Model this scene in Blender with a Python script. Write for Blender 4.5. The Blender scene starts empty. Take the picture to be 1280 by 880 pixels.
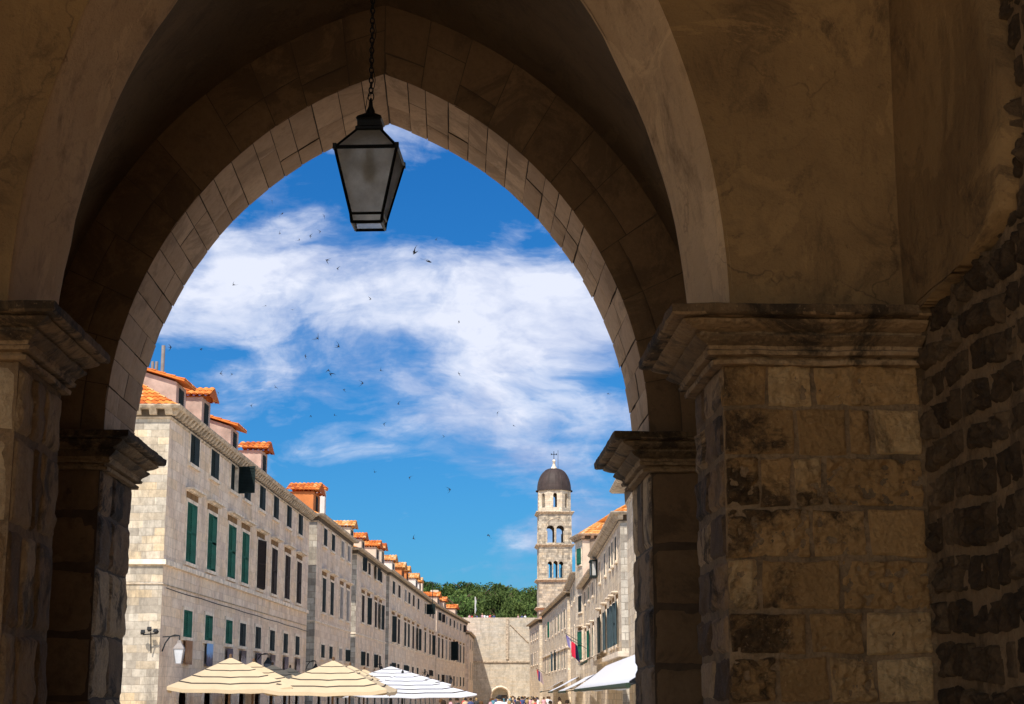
import bpy, math, random
from mathutils import Vector, noise
R = math.radians
random.seed(7)
S = bpy.context.scene
COL = S.collection

# ------------------------------------------------------------------ camera, sky, sun, exposure
F = 2000.0                                   # focal length in pixels of the 1280 wide photograph
PITCH = math.atan(428 / F)
PSI = math.atan(74 / (F / math.cos(PITCH)))
EYE = 2.05
FW = Vector((math.sin(PSI) * math.cos(PITCH), math.cos(PSI) * math.cos(PITCH), math.sin(PITCH)))
RT = Vector((math.cos(PSI), -math.sin(PSI), 0))
UP = RT.cross(FW)
cam = bpy.data.objects.new('camera', bpy.data.cameras.new('camera'))
COL.objects.link(cam)
cam.location = (0, 0, EYE)
cam.rotation_euler = (math.pi / 2 + PITCH, 0, -PSI)
cam.data.sensor_width = 36
cam.data.lens = 36 * F / 1280
cam.data.clip_start = 0.05
cam.data.clip_end = 5000
S.camera = cam

SUN_EL, SUN_AZ = 52.0, 205.0                  # azimuth clockwise from +Y; the street runs along +Y
sd = Vector((math.sin(R(SUN_AZ)) * math.cos(R(SUN_EL)), math.cos(R(SUN_AZ)) * math.cos(R(SUN_EL)), math.sin(R(SUN_EL))))
sun = bpy.data.objects.new('sun', bpy.data.lights.new('sun', 'SUN'))
COL.objects.link(sun)
sun.data.energy = 4.1
sun.data.angle = R(0.5)
sun.data.color = (1.0, 0.93, 0.83)
sun.rotation_euler = sd.to_track_quat('Z', 'Y').to_euler()

W = bpy.data.worlds.new('World')
S.world = W
W.use_nodes = True
S.view_settings.view_transform = 'Standard'
S.view_settings.look = 'None'
S.view_settings.exposure = 0.45
S.view_settings.gamma = 1
S.render.engine = 'CYCLES'
S.cycles.use_denoising = True
S.cycles.max_bounces = 10
S.cycles.diffuse_bounces = 6
S.cycles.sample_clamp_indirect = 6


def ray(x, y):
    return FW + RT * ((x - 640) / F) + UP * ((440 - y) / F)


def at(x, y, Y):
    d = ray(x, y)
    return d * (Y / d.y) + Vector((0, 0, EYE))


def at_z(x, y, z):
    d = ray(x, y)
    return d * ((z - EYE) / d.z) + Vector((0, 0, EYE))


def on_plane(x, y, p, n):
    d = ray(x, y)
    o = Vector((0, 0, EYE))
    return o + d * ((p - o).dot(n) / d.dot(n))


class NT:
    def __init__(s, tree):
        s.t = tree
        s.t.nodes.clear()

    def n(s, typ, **kw):
        nd = s.t.nodes.new(typ)
        ins = kw.pop('ins', {})
        for k, v in kw.items():
            setattr(nd, k, v)
        for k, v in ins.items():
            s.put(nd, k, v)
        return nd

    def put(s, nd, k, v):
        if hasattr(v, 'is_output') or hasattr(v, 'links') and hasattr(v, 'identifier'):
            s.t.links.new(v, nd.inputs[k])
        else:
            nd.inputs[k].default_value = v

    def math(s, op, a, b=0.0, clamp=False):
        nd = s.n('ShaderNodeMath', operation=op, use_clamp=clamp)
        s.put(nd, 0, a)
        s.put(nd, 1, b)
        return nd.outputs[0]

    def vmath(s, op, a, b=(0, 0, 0)):
        nd = s.n('ShaderNodeVectorMath', operation=op)
        s.put(nd, 0, a)
        s.put(nd, 1, b)
        return nd.outputs['Value'] if op in ('DISTANCE', 'DOT_PRODUCT', 'LENGTH') else nd.outputs[0]

    def mix(s, f, a, b, blend='MIX'):
        nd = s.n('ShaderNodeMix', data_type='RGBA', blend_type=blend)
        s.put(nd, 0, f)
        for i, v in ((6, a), (7, b)):
            if isinstance(v, tuple) and len(v) == 3:
                v = v + (1,)
            s.put(nd, i, v)
        return nd.outputs[2]

    def ramp(s, f, stops, interp='LINEAR'):
        nd = s.n('ShaderNodeValToRGB')
        s.put(nd, 0, f)
        cr = nd.color_ramp
        cr.interpolation = interp
        while len(cr.elements) < len(stops):
            cr.elements.new(0.5)
        for e, (p, c) in zip(cr.elements, stops):
            e.position = p
            e.color = (c, c, c, 1) if not isinstance(c, tuple) else c + (1,)
        return nd.outputs[0]

    def noise(s, vec, scale, detail=4, rough=0.55, dist=0.0):
        nd = s.n('ShaderNodeTexNoise', ins={'Scale': scale, 'Detail': detail, 'Roughness': rough, 'Distortion': dist})
        s.put(nd, 'Vector', vec)
        return nd.outputs[0]

    def scale(s, vec, sc):
        nd = s.n('ShaderNodeMapping')
        s.put(nd, 'Vector', vec)
        nd.inputs['Scale'].default_value = sc
        return nd.outputs[0]


# sky: Nishita plus a bank of fair weather cloud, all laid out by direction
SKY_STRENGTH = 0.15
g = NT(W.node_tree)
sky = g.n('ShaderNodeTexSky', sky_type='NISHITA', sun_disc=False)
sky.sun_elevation = R(SUN_EL)
sky.sun_rotation = R(SUN_AZ)
sky.altitude = 20
sky.air_density = 1.0
sky.dust_density = 0.6
sky.ozone_density = 3.0
dirv = g.n('ShaderNodeTexCoord').outputs['Generated']
dz = g.n('ShaderNodeSeparateXYZ', ins={0: dirv}).outputs[2]
# the part of the sky away from the sun is polarised to a deeper blue
away = g.vmath('DOT_PRODUCT', dirv, tuple(-Vector((sd.x, sd.y, 0)).normalized()))
deep = g.n('ShaderNodeMapRange', interpolation_type='SMOOTHSTEP', ins={0: away, 1: 0.1, 2: 0.8, 3: 0.0, 4: 1.0}).outputs[0]
tint = g.mix(g.ramp(dz, [(0.0, 0.0), (0.4, 1.0)]), (0.12, 0.345, 0.51), (0.045, 0.315, 0.60))
skyc = g.mix(deep, sky.outputs[0], g.mix(1.0, sky.outputs[0], tint, 'MULTIPLY'))
skyc = g.mix(1.0, skyc, (SKY_STRENGTH,) * 3, 'MULTIPLY')
flat = g.scale(dirv, (1.0, 1.0, 1.9))


def blob(px, py, r, amt, ay=1.7):
    c = ray(px, py).normalized()
    v = g.scale(dirv, (1, 1, ay))
    d = g.vmath('DISTANCE', v, (c.x, c.y, c.z * ay))
    return g.n('ShaderNodeMapRange', interpolation_type='SMOOTHSTEP', ins={0: d, 1: r, 2: 0.0, 3: 0.0, 4: amt}).outputs[0]


acc = -0.02
for b in [(300, 400, .07, .12), (720, 380, .06, .14), (330, 540, .09, .10), (620, 570, .06, .08), (480, 470, .07, .05), (330, 310, .075, .16), (250, 350, .06, .14), (660, 400, .10, .12), (410, 335, .085, .30), (560, 390, .12, .34), (700, 420, .10, .30), (640, 480, .08, .26), (300, 340, .06, .22), (490, 400, .07, .14),
          (740, 540, .07, .20), (240, 380, .07, .17), (640, 330, .04, .05), (720, 500, .05, .1), (560, 560, .09, .07), (350, 470, .1, .08),
          (570, 225, .075, -.24), (600, 290, .03, -.1), (260, 450, .05, -.1), (430, 660, .14, -.18), (570, 660, .12, -.18), (690, 300, .045, .02)]:
    acc = g.math('ADD', blob(*b), acc)
warp = g.n('ShaderNodeTexNoise', ins={'Vector': flat, 'Scale': 7.0, 'Detail': 5.0})
wv = g.vmath('MULTIPLY', g.vmath('SUBTRACT', warp.outputs['Color'], (.5, .5, .5)), (.085, .085, .06))
fl = g.vmath('ADD', flat, wv)
n1 = g.noise(fl, 9.0, 9, 0.60, 0.3)
streak = g.noise(g.scale(fl, (1, 1, 2.4)), 14.0, 6, 0.6, 0.5)
dens = g.math('ADD', g.math('ADD', g.math('MULTIPLY', g.math('SUBTRACT', n1, .5), 1.65), g.math('MULTIPLY', g.math('SUBTRACT', streak, .5), .50)), g.math('ADD', g.math('MULTIPLY', acc, .80), .50))
mask = g.ramp(dens, [(0.44, 0.0), (0.57, 0.20), (0.71, 0.60), (0.92, 0.97)])
shade = g.noise(g.vmath('ADD', fl, (0, 0, .03)), 11.0, 6, 0.6)
ccol = g.mix(g.ramp(g.math('ADD', shade, g.math('MULTIPLY', dens, .25)), [(0.58, 0.0), (0.80, 1.0)]), (0.25, 0.33, 0.54), (0.62, 0.65, 0.75))
above = g.ramp(dz, [(0.0, 0.0), (0.06, 1.0)])
fin = g.mix(g.math('MULTIPLY', mask, above), skyc, ccol)
bg = g.n('ShaderNodeBackground', ins={'Color': fin, 'Strength': 1.0})
out = g.n('ShaderNodeOutputWorld', ins={'Surface': bg.outputs[0]})


# ------------------------------------------------------------------ helpers
def tag(o, label=None, cat=None, group=None, kind=None):
    if label: o['label'] = label
    if cat: o['category'] = cat
    if group: o['group'] = group
    if kind: o['kind'] = kind
    return o


def empty(name, loc, label, cat, group=None, rz=0.0):
    o = bpy.data.objects.new(name, None)
    COL.objects.link(o)
    o.location = loc
    o.rotation_euler = (0, 0, rz)
    o.empty_display_size = 0.2
    return tag(o, label, cat, group)


def place(name, me, parent=None, loc=(0, 0, 0), rz=0.0, rot=None, scale=None):
    o = bpy.data.objects.new(name, me)
    COL.objects.link(o)
    o.location = loc
    o.rotation_euler = rot if rot is not None else (0, 0, rz)
    if scale is not None:
        o.scale = scale
    if parent: o.parent = parent
    return o


class MB:
    """collects faces; build() makes one mesh object"""
    def __init__(s):
        s.v, s.f, s.tone, s.mi = [], [], [], []

    def add(s, vs, fs, tone=0.5, mi=0):
        b = len(s.v)
        s.v += [tuple(v) for v in vs]
        s.f += [tuple(b + i for i in f) for f in fs]
        s.tone += [tone] * len(fs)
        s.mi += [mi] * len(fs)

    def quad(s, a, b, c, d, tone=0.5, mi=0):
        s.add([a, b, c, d], [(0, 1, 2, 3)], tone, mi)

    def hexa(s, p, tone=0.5, mi=0):
        """8 corners: bottom 0-3, top 4-7"""
        s.add(p, [(0, 3, 2, 1), (4, 5, 6, 7), (0, 1, 5, 4), (1, 2, 6, 5), (2, 3, 7, 6), (3, 0, 4, 7)], tone, mi)

    def box(s, x0, x1, y0, y1, z0, z1, tone=0.5, mi=0):
        s.hexa([(x0, y0, z0), (x1, y0, z0), (x1, y1, z0), (x0, y1, z0), (x0, y0, z1), (x1, y0, z1), (x1, y1, z1), (x0, y1, z1)], tone, mi)

    def bar(s, a, b, r, n=6, r2=None, tone=.5, mi=0):
        a, b = Vector(a), Vector(b)
        d = (b - a).normalized()
        u = d.orthogonal().normalized()
        w = d.cross(u)
        r2 = r if r2 is None else r2
        vs = []
        for p, rr in ((a, r), (b, r2)):
            for i in range(n):
                t = 2 * math.pi * (i + .5) / n
                vs.append(p + (u * math.cos(t) + w * math.sin(t)) * rr)
        fs = [(i, (i + 1) % n, n + (i + 1) % n, n + i) for i in range(n)]
        fs += [tuple(range(n - 1, -1, -1)), tuple(range(n, 2 * n))]
        s.add(vs, fs, tone, mi)

    def tube(s, pts, r, n=6):
        for a, b in zip(pts, pts[1:]):
            s.bar(a, b, r, n)

    def lathe(s, prof, n=16, c=(0, 0, 0), rot=0.0, flatn=False, sweep=2 * math.pi):
        vs = []
        for (r, z) in prof:
            for i in range(n):
                t = sweep * i / n + rot
                vs.append((c[0] + r * math.cos(t), c[1] + r * math.sin(t), c[2] + z))
        fs = []
        for k in range(len(prof) - 1):
            for i in range(n):
                j = (i + 1) % n
                fs.append((k * n + i, k * n + j, (k + 1) * n + j, (k + 1) * n + i))
        s.add(vs, fs)

    def grid(s, pts, tone=.5, mi=0):
        """pts[i][j]"""
        ni, nj = len(pts), len(pts[0])
        vs = [p for row in pts for p in row]
        fs = [(i * nj + j, i * nj + j + 1, (i + 1) * nj + j + 1, (i + 1) * nj + j) for i in range(ni - 1) for j in range(nj - 1)]
        s.add(vs, fs, tone, mi)

    def mesh(s, name, mats, smooth=False, off=(0, 0, 0)):
        me = bpy.data.meshes.new(name)
        ox, oy, oz = off
        me.from_pydata([(x - ox, y - oy, z - oz) for x, y, z in s.v], [], s.f)
        for m in (mats if isinstance(mats, (list, tuple)) else [mats]):
            me.materials.append(m)
        at_ = me.attributes.new('tone', 'FLOAT', 'FACE')
        at_.data.foreach_set('value', s.tone)
        me.polygons.foreach_set('material_index', s.mi)
        if smooth:
            me.polygons.foreach_set('use_smooth', [True] * len(me.polygons))
        me.update()
        return me

    def build(s, name, mats, parent=None, smooth=False, base=None):
        """vertices are world coordinates; base is where the thing stands"""
        off = Vector((0, 0, 0))
        if parent is not None:
            p = parent
            while p is not None:
                off += p.location
                p = p.parent
            return place(name, s.mesh(name, mats, smooth, off), parent)
        if base is not None:
            return place(name, s.mesh(name, mats, smooth, base), None, base)
        return place(name, s.mesh(name, mats, smooth))


# ------------------------------------------------------------------ materials
def mat(name):
    m = bpy.data.materials.new(name)
    m.use_nodes = True
    return m, NT(m.node_tree)


def finish(m, g, col, rough=0.85, bump=None, bstr=0.3, bdist=0.02, **kw):
    p = g.n('ShaderNodeBsdfPrincipled')
    if isinstance(col, tuple):
        col = col + (1,)
    g.put(p, 'Base Color', col)
    g.put(p, 'Roughness', rough)
    g.put(p, 'Specular IOR Level', .25)
    for k, v in kw.items():
        g.put(p, k.replace('_', ' '), v)
    if bump is not None:
        b = g.n('ShaderNodeBump', ins={'Height': bump, 'Strength': bstr, 'Distance': bdist})
        g.put(p, 'Normal', b.outputs[0])
    g.n('ShaderNodeOutputMaterial', ins={'Surface': p.outputs[0]})
    return m


def plain(name, col, rough=0.6, var=0.25, sc=6.0, metal=0.0, bstr=0.15):
    m, g = mat(name)
    co = g.n('ShaderNodeTexCoord').outputs['Object']
    n = g.noise(co, sc, 5, .6)
    lo = tuple(c * (1 - var) for c in col)
    hi = tuple(min(1, c * (1 + var)) for c in col)
    c = g.mix(g.ramp(n, [(.3, 0.0), (.7, 1.0)]), lo, hi)
    return finish(m, g, c, rough, g.noise(co, sc * 5, 3), bstr, .01, Metallic=metal)


def ashlar(name, c1, c2, mortar, warm, bw=0.75, bh=0.31, grime=0.5, big=0.35, msize=0.008, ma=.8):
    """outdoor limestone in courses; u runs along both facades and end faces"""
    m, g = mat(name)
    geo = g.n('ShaderNodeNewGeometry').outputs['Position']
    sp = g.n('ShaderNodeSeparateXYZ', ins={0: geo})
    u = g.math('ADD', g.math('MULTIPLY', sp.outputs[0], 1.047), g.math('MULTIPLY', sp.outputs[1], .951))
    wob = g.math('MULTIPLY', g.noise(geo, .9, 2), .10)
    vec = g.n('ShaderNodeCombineXYZ', ins={0: u, 1: g.math('ADD', sp.outputs[2], wob), 2: 0.0}).outputs[0]
    br = g.n('ShaderNodeTexBrick', offset=0.43, ins={'Vector': vec, 'Scale': 1.0, 'Mortar Size': msize, 'Mortar Smooth': .3, 'Bias': 0.0,
             'Brick Width': bw, 'Row Height': bh, 'Color1': (0, 0, 0, 1), 'Color2': (1, 1, 1, 1), 'Mortar': (.5, .5, .5, 1)})
    # a second, coarser brick layer gives larger patches of repaired wall
    br2 = g.n('ShaderNodeTexBrick', offset=0.37, ins={'Vector': g.scale(vec, (1, 1, 1)), 'Scale': 1.0, 'Mortar Size': 0.0, 'Brick Width': bw * 2.3,
              'Row Height': bh, 'Color1': (0, 0, 0, 1), 'Color2': (1, 1, 1, 1)})
    rnd = g.math('ADD', g.math('MULTIPLY', br.outputs[0], .6), g.math('MULTIPLY', br2.outputs[0], .4))
    rnd = g.ramp(g.math('ADD', rnd, g.math('MULTIPLY', g.math('SUBTRACT', g.noise(geo, 1.7, 6, .7), .5), .9)), [(.15, 0.0), (.85, 1.0)])
    base = g.mix(rnd, c1, c2)
    yel = g.ramp(g.math('ADD', g.math('MULTIPLY', br2.outputs[0], .5), g.math('MULTIPLY', g.noise(geo, .35, 3), .7)), [(.55, 0.0), (.85, big)])
    base = g.mix(yel, base, warm)
    fine = g.ramp(g.noise(geo, 5.0, 8, .75), [(.3, .70), (.7, 1.15)])
    base = g.mix(1.0, base, g.mix(fine, (0, 0, 0), (1, 1, 1)), 'MULTIPLY')
    strk = g.noise(g.scale(geo, (1.3, 1.3, .4)), 1.1, 8, .72)
    base = g.mix(g.ramp(strk, [(.48, 0.0), (.68, grime)]), base, tuple(x * .42 for x in c1))
    base = g.mix(g.math('MULTIPLY', br.outputs['Fac'], ma), base, mortar)
    h = g.math('ADD', g.math('MULTIPLY', g.noise(geo, 9.0, 5, .7), .6), g.math('MULTIPLY', br.outputs['Fac'], -.8))
    return finish(m, g, base, .88, h, .55, .03)


def rockmat(name, dark, mid, light, stain=(.02, .012, .006), sc=1.0, stainamt=.8, bstr=.9, bd=.02, hole=.5, st0=.50, tw=.75, edge=None, crack=0):
    """indoor block stone: tone varies stone by stone, worn and smoke stained"""
    m, g = mat(name)
    geo = g.n('ShaderNodeNewGeometry').outputs['Position']
    tone = g.n('ShaderNodeAttribute', attribute_name='tone').outputs['Fac']
    n = g.noise(geo, 5.0 * sc, 8, .65)
    t = g.math('ADD', g.math('ADD', g.math('MULTIPLY', tone, tw), (.75 - tw) * .5), g.math('MULTIPLY', n, .5))
    c = g.mix(g.ramp(t, [(.25, 0.0), (.62, 1.0)]), dark, mid)
    c = g.mix(g.ramp(t, [(.62, 0.0), (.95, 1.0)]), c, light)
    st = g.noise(geo, 2.1 * sc, 9, .72, .6)
    if edge is not None:                       # soot and damp keep to the outer corner of this pier
        xx = g.n('ShaderNodeSeparateXYZ', ins={0: geo}).outputs[0]
        st = g.math('ADD', st, g.n('ShaderNodeMapRange', ins={0: xx, 1: edge + .32, 2: edge, 3: -.02, 4: .10}).outputs[0])
    c = g.mix(g.ramp(st, [(st0, 0.0), (st0 + .08, stainamt)]), c, stain)
    c = g.mix(g.ramp(g.noise(geo, 26 * sc, 4, .7), [(.35, .35), (.55, 0.0)]), c, dark)
    speck = g.noise(geo, 60 * sc, 3, .7)
    c = g.mix(g.ramp(speck, [(.60, 0.0), (.74, .35)]), c, light)
    h = g.math('ADD', g.noise(geo, 16 * sc, 9, .7), g.math('MULTIPLY', g.noise(geo, 70 * sc, 6, .8), .8))
    h = g.math('ADD', h, g.math('MULTIPLY', g.noise(g.scale(geo, (1, 1, .35)), 110 * sc, 3, .7), .3))
    vor = g.n('ShaderNodeTexVoronoi', ins={'Vector': geo, 'Scale': 45.0 * sc}).outputs['Distance']
    h = g.math('ADD', h, g.math('MULTIPLY', vor, hole))
    return finish(m, g, c, .92, h, bstr, bd)


def plaster(name, a, b, dark, sc=1.0, amt=.75):
    m, g = mat(name)
    geo = g.n('ShaderNodeNewGeometry').outputs['Position']
    c = g.mix(g.ramp(g.noise(geo, 1.1 * sc, 8, .62, .4), [(.32, 0.0), (.68, 1.0)]), a, b)
    c = g.mix(g.ramp(g.noise(geo, 2.3 * sc, 9, .74, .8), [(.52, 0.0), (.70, amt)]), c, dark)
    c = g.mix(g.ramp(g.noise(g.scale(geo, (1, 1, .3)), 9 * sc, 6, .75), [(.55, 0.0), (.72, .45)]), c, dark)
    c = g.mix(g.ramp(g.noise(geo, 34, 4, .7), [(.6, 0.0), (.78, .5)]), c, dark)
    wv_ = g.vmath('ADD', geo, g.vmath('MULTIPLY', g.n('ShaderNodeTexNoise', ins={'Vector': geo, 'Scale': 3.0, 'Detail': 6.0}).outputs['Color'], (.5, .5, .5)))
    vo = g.n('ShaderNodeTexVoronoi', feature='DISTANCE_TO_EDGE', ins={'Vector': wv_, 'Scale': 1.5}).outputs['Distance']
    ck = g.math('MULTIPLY', g.ramp(vo, [(0.0, 1.0), (.010, 0.0)]), g.ramp(g.noise(geo, 1.3, 3), [(.5, 0.0), (.62, .6)]))
    c = g.mix(ck, c, dark)
    patch = g.ramp(g.noise(geo, .9, 8, .7, 1.2), [(.56, 0.0), (.575, .35)])
    c = g.mix(patch, c, tuple(min(1, x * 1.25) for x in a))
    h = g.math('ADD', g.noise(geo, 5, 9, .68), g.math('MULTIPLY', g.noise(geo, 40, 5, .7), .22))
    return finish(m, g, c, .9, h, .8, .025)


M = {}
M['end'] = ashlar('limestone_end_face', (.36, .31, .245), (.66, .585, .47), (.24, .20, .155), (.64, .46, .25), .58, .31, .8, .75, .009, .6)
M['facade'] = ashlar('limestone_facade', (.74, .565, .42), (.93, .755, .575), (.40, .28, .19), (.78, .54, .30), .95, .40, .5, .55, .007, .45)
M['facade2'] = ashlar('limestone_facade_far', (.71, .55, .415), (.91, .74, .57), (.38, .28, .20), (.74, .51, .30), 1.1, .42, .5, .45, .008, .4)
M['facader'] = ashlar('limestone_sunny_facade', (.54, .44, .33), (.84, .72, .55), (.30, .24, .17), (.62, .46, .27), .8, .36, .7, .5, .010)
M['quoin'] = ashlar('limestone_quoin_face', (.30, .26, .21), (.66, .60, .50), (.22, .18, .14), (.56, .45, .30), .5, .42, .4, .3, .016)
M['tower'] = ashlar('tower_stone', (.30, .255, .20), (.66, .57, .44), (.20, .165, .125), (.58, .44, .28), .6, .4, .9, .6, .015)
M['citywall'] = ashlar('city_wall_stone', (.50, .44, .35), (.66, .59, .48), (.36, .31, .25), (.58, .46, .31), .7, .35, .6, .5, .012)
M['trim'] = plain('carved_limestone', (.74, .62, .48), .85, .35, 2.5)
M['trimdark'] = plain('weathered_cornice_stone', (.46, .37, .27), .9, .5, 3.0)
M['frieze'] = plain('shade_brown_frieze', (.20, .115, .05), .9, .4, 3)  # brown frieze, darkened further to stand in for shade under the hood
M['soffit'] = plain('shadow_dark_recess', (.10, .075, .052), .95, .4, 3)  # cornice recess colour, dark to stand in for shadow
M['pink'] = plain('pink_render', (.46, .335, .27), .9, .35, 1.2)
M['orange'] = plain('orange_render', (.52, .19, .06), .9, .15, 1.2)
M['cream'] = plain('cream_render', (.60, .50, .38), .9, .15, 1.2)
M['white'] = plain('white_render', (.68, .64, .58), .9, .12, 1.2)
M['shut_green'] = plain('green_shutter_paint', (.008, .10, .062), .85, .3, 3)
M['shut_dark'] = plain('black_green_shutter_paint', (.012, .022, .022), .85, .3, 3)
M['shut_brown'] = plain('brown_black_shutter_paint', (.025, .016, .012), .85, .3, 3)
M['shut_teal'] = plain('blue_grey_shutter_paint', (.045, .075, .085), .85, .25, 3)
M['shut_grey'] = plain('pale_grey_shutter_paint', (.30, .27, .24), .6, .2, 3)
M['dark'] = plain('dark_interior', (.012, .010, .009), .6, .2, 3)
M['iron'] = plain('black_iron', (.008, .0075, .007), .45, .4, 20, .3)
M['iron2'] = plain('weathered_dark_iron', (.03, .032, .033), .85, .3, 9, .2)
M['beige_cloth'] = plain('beige_canvas', (.52, .40, .25), .9, .06, 2)
M['white_cloth'] = plain('white_canvas', (.58, .58, .61), .9, .05, 2)
M['shadow_line'] = plain('dark_brown_tier_shadow', (.05, .04, .03), .8, .2, 4)  # colour of the painted shadow lines between umbrella tiers
M['green_bar'] = plain('dark_green_bar', (.02, .035, .02), .85, .2, 4)
M['skin'] = plain('skin', (.45, .26, .18), .6, .1, 8)
M['wood'] = plain('brown_wood', (.13, .07, .035), .7, .3, 6)
M['lead'] = plain('dome_copper', (.05, .034, .029), .6, .35, .8)
M['bird'] = plain('dark_feathers', (.015, .016, .02), .7, .2, 10)
M['pole'] = plain('grey_pipe', (.25, .22, .20), .6, .2, 3)


def tiles_mat(name, cols):
    m, g = mat(name)
    geo = g.n('ShaderNodeNewGeometry').outputs['Position']
    tone = g.n('ShaderNodeAttribute', attribute_name='tone').outputs['Fac']
    n = g.noise(geo, 2.5, 6, .7)
    t = g.math('ADD', g.math('MULTIPLY', tone, .8), g.math('MULTIPLY', n, .4))
    c = g.ramp(t, [(.15, cols[0]), (.5, cols[1]), (.85, cols[2]), (1.0, cols[3])])
    return finish(m, g, c, .85, g.noise(geo, 30, 4), .3, .01)


M['tile'] = tiles_mat('terracotta_tiles', [(.34, .07, .015), (.62, .17, .03), (.74, .28, .06), (.72, .42, .18)])
M['tile_pale'] = tiles_mat('weathered_terracotta_tiles', [(.42, .15, .04), (.68, .30, .08), (.74, .42, .16), (.66, .50, .32)])

# portico interior
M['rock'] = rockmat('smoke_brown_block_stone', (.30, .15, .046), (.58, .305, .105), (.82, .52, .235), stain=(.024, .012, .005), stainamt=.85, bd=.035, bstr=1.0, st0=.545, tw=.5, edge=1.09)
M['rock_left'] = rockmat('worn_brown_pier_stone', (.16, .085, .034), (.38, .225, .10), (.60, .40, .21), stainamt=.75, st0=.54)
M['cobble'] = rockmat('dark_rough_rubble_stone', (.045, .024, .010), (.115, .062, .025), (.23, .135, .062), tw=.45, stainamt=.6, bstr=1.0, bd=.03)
M['mortar'] = rockmat('lime_mortar', (.13, .075, .031), (.30, .175, .08), (.46, .29, .15), stainamt=.45, sc=1.4)
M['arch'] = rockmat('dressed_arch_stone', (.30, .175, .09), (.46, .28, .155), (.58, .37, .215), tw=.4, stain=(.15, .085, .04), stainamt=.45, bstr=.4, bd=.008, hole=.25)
M['archface'] = rockmat('shaded_arch_stone', (.11, .06, .026), (.18, .10, .045), (.25, .145, .07), tw=.28, stain=(.05, .028, .014), stainamt=.5, bstr=.4, bd=.008, hole=.25)  # arch stone painted darker than the street-lit soffit, for its shade
M['gap'] = plain('dark_joint_mortar', (.085, .05, .027), .95, .3, 8)  # dark mortar backing that shows in the joints
M['jamb'] = rockmat('streaked_jamb_stone', (.11, .06, .03), (.34, .19, .088), (.60, .37, .185), stainamt=.85, sc=1.2)
M['capital'] = rockmat('smoked_capital_stone', (.045, .025, .010), (.32, .18, .075), (.54, .34, .17), stainamt=.8, bstr=.8)
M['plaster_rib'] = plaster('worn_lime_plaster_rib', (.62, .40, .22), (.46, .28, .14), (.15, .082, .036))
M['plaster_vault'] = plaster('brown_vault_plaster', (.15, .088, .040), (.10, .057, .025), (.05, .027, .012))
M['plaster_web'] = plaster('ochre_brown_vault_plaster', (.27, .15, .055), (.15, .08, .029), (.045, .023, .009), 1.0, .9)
M['floor'] = plain('polished_stone_floor', (.58, .46, .31), .45, .15, 1.2)


def paving():
    m, g = mat('polished_limestone_paving')
    geo = g.n('ShaderNodeNewGeometry').outputs['Position']
    br = g.n('ShaderNodeTexBrick', offset=0.5, ins={'Vector': geo, 'Scale': 1.0, 'Mortar Size': .01, 'Brick Width': .9, 'Row Height': .6,
             'Color1': (.64, .53, .39, 1), 'Color2': (.76, .65, .49, 1), 'Mortar': (.22, .19, .16, 1)})
    c = g.mix(g.ramp(g.noise(geo, .6, 6), [(.4, 0.0), (.7, .3)]), br.outputs[0], (.40, .35, .28))
    return finish(m, g, c, .35, br.outputs['Fac'], -.2, .01)


M['paving'] = paving()

# ------------------------------------------------------------------ ground and hill
b = MB()
b.quad((-2500, -600, 0), (2500, -600, 0), (2500, 3000, 0), (-2500, 3000, 0))
tag(b.build('ground', M['paving']), kind='structure')


# ------------------------------------------------------------------ masonry
def nz(p, s=1.0, o=4):
    return noise.fractal(Vector(p) * s, 0.9, 2.1, o)


def blocks(mb, O, U, V, N, rows, zlim=None, gap=.010, out=.028, rough=.018, res=.03, edge=.03, nscale=9.0, mx=26, wob=0.0):
    """rows: (v0, v1, [u cuts]); every stone is a displaced, round-edged grid"""
    O, U, V, N = map(Vector, (O, U, V, N))
    for (v0, v1, cuts) in rows:
        for u0, u1 in zip(cuts, cuts[1:]):
            if u1 - u0 < .02: continue
            gg = gap * random.uniform(.7, 1.5)
            a0, a1, b0, b1 = u0 + gg, u1 - gg, v0 + gg, v1 - gg
            nu = max(4, min(mx, int((a1 - a0) / res) + 2))
            nv = max(4, min(mx, int((b1 - b0) / res) + 2))
            oo = out * random.uniform(.5, 1.25)
            rr = rough * random.choice((.25, .5, .8, 1.2, 1.9) if mx > 30 else (.5, .8, 1.1, 1.4))
            seed = random.uniform(0, 50)
            skew = [random.uniform(-.008, .008) for _ in range(4)]
            tu, tv = random.uniform(-.5, .5) * rr, random.uniform(-.5, .5) * rr
            pts = []
            for i in range(nu):
                row = []
                for j in range(nv):
                    fu, fv = i / (nu - 1), j / (nv - 1)
                    uu = a0 + (a1 - a0) * fu + skew[0] * (fv - .5)
                    vv = b0 + (b1 - b0) * fv + skew[1] * (fu - .5)
                    du = min(fu, 1 - fu) * (a1 - a0)
                    dv = min(fv, 1 - fv) * (b1 - b0)
                    # irregular outline of a hand cut stone
                    w = nz((uu * 6, vv * 6, seed), 1.0, 2)
                    k = min(1, du / edge) ** .35 * min(1, dv / edge) ** .35
                    q = (uu, vv, seed)
                    rid = 0 if mx > 30 else 1 - abs(nz(q, nscale * .55, 3)) * 1.8
                    h = oo * k + k * rr * (nz(q, nscale, 5) * 1.1 + rid * .7 + tu * 10 * (fu - .5) + tv * 10 * (fv - .5))
                    h -= (1 - k) * .012
                    p = O + U * (uu + (.006 * w if 0 < i < nu - 1 else .010 * w)) + V * (vv + .010 * w) + N * h
                    if wob: p = p + V * (wob * noise.noise(Vector((uu * 2.2, vv * .8, 3))))
                    row.append(p)
                pts.append(row)
            mb.grid(pts, random.random())


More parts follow.
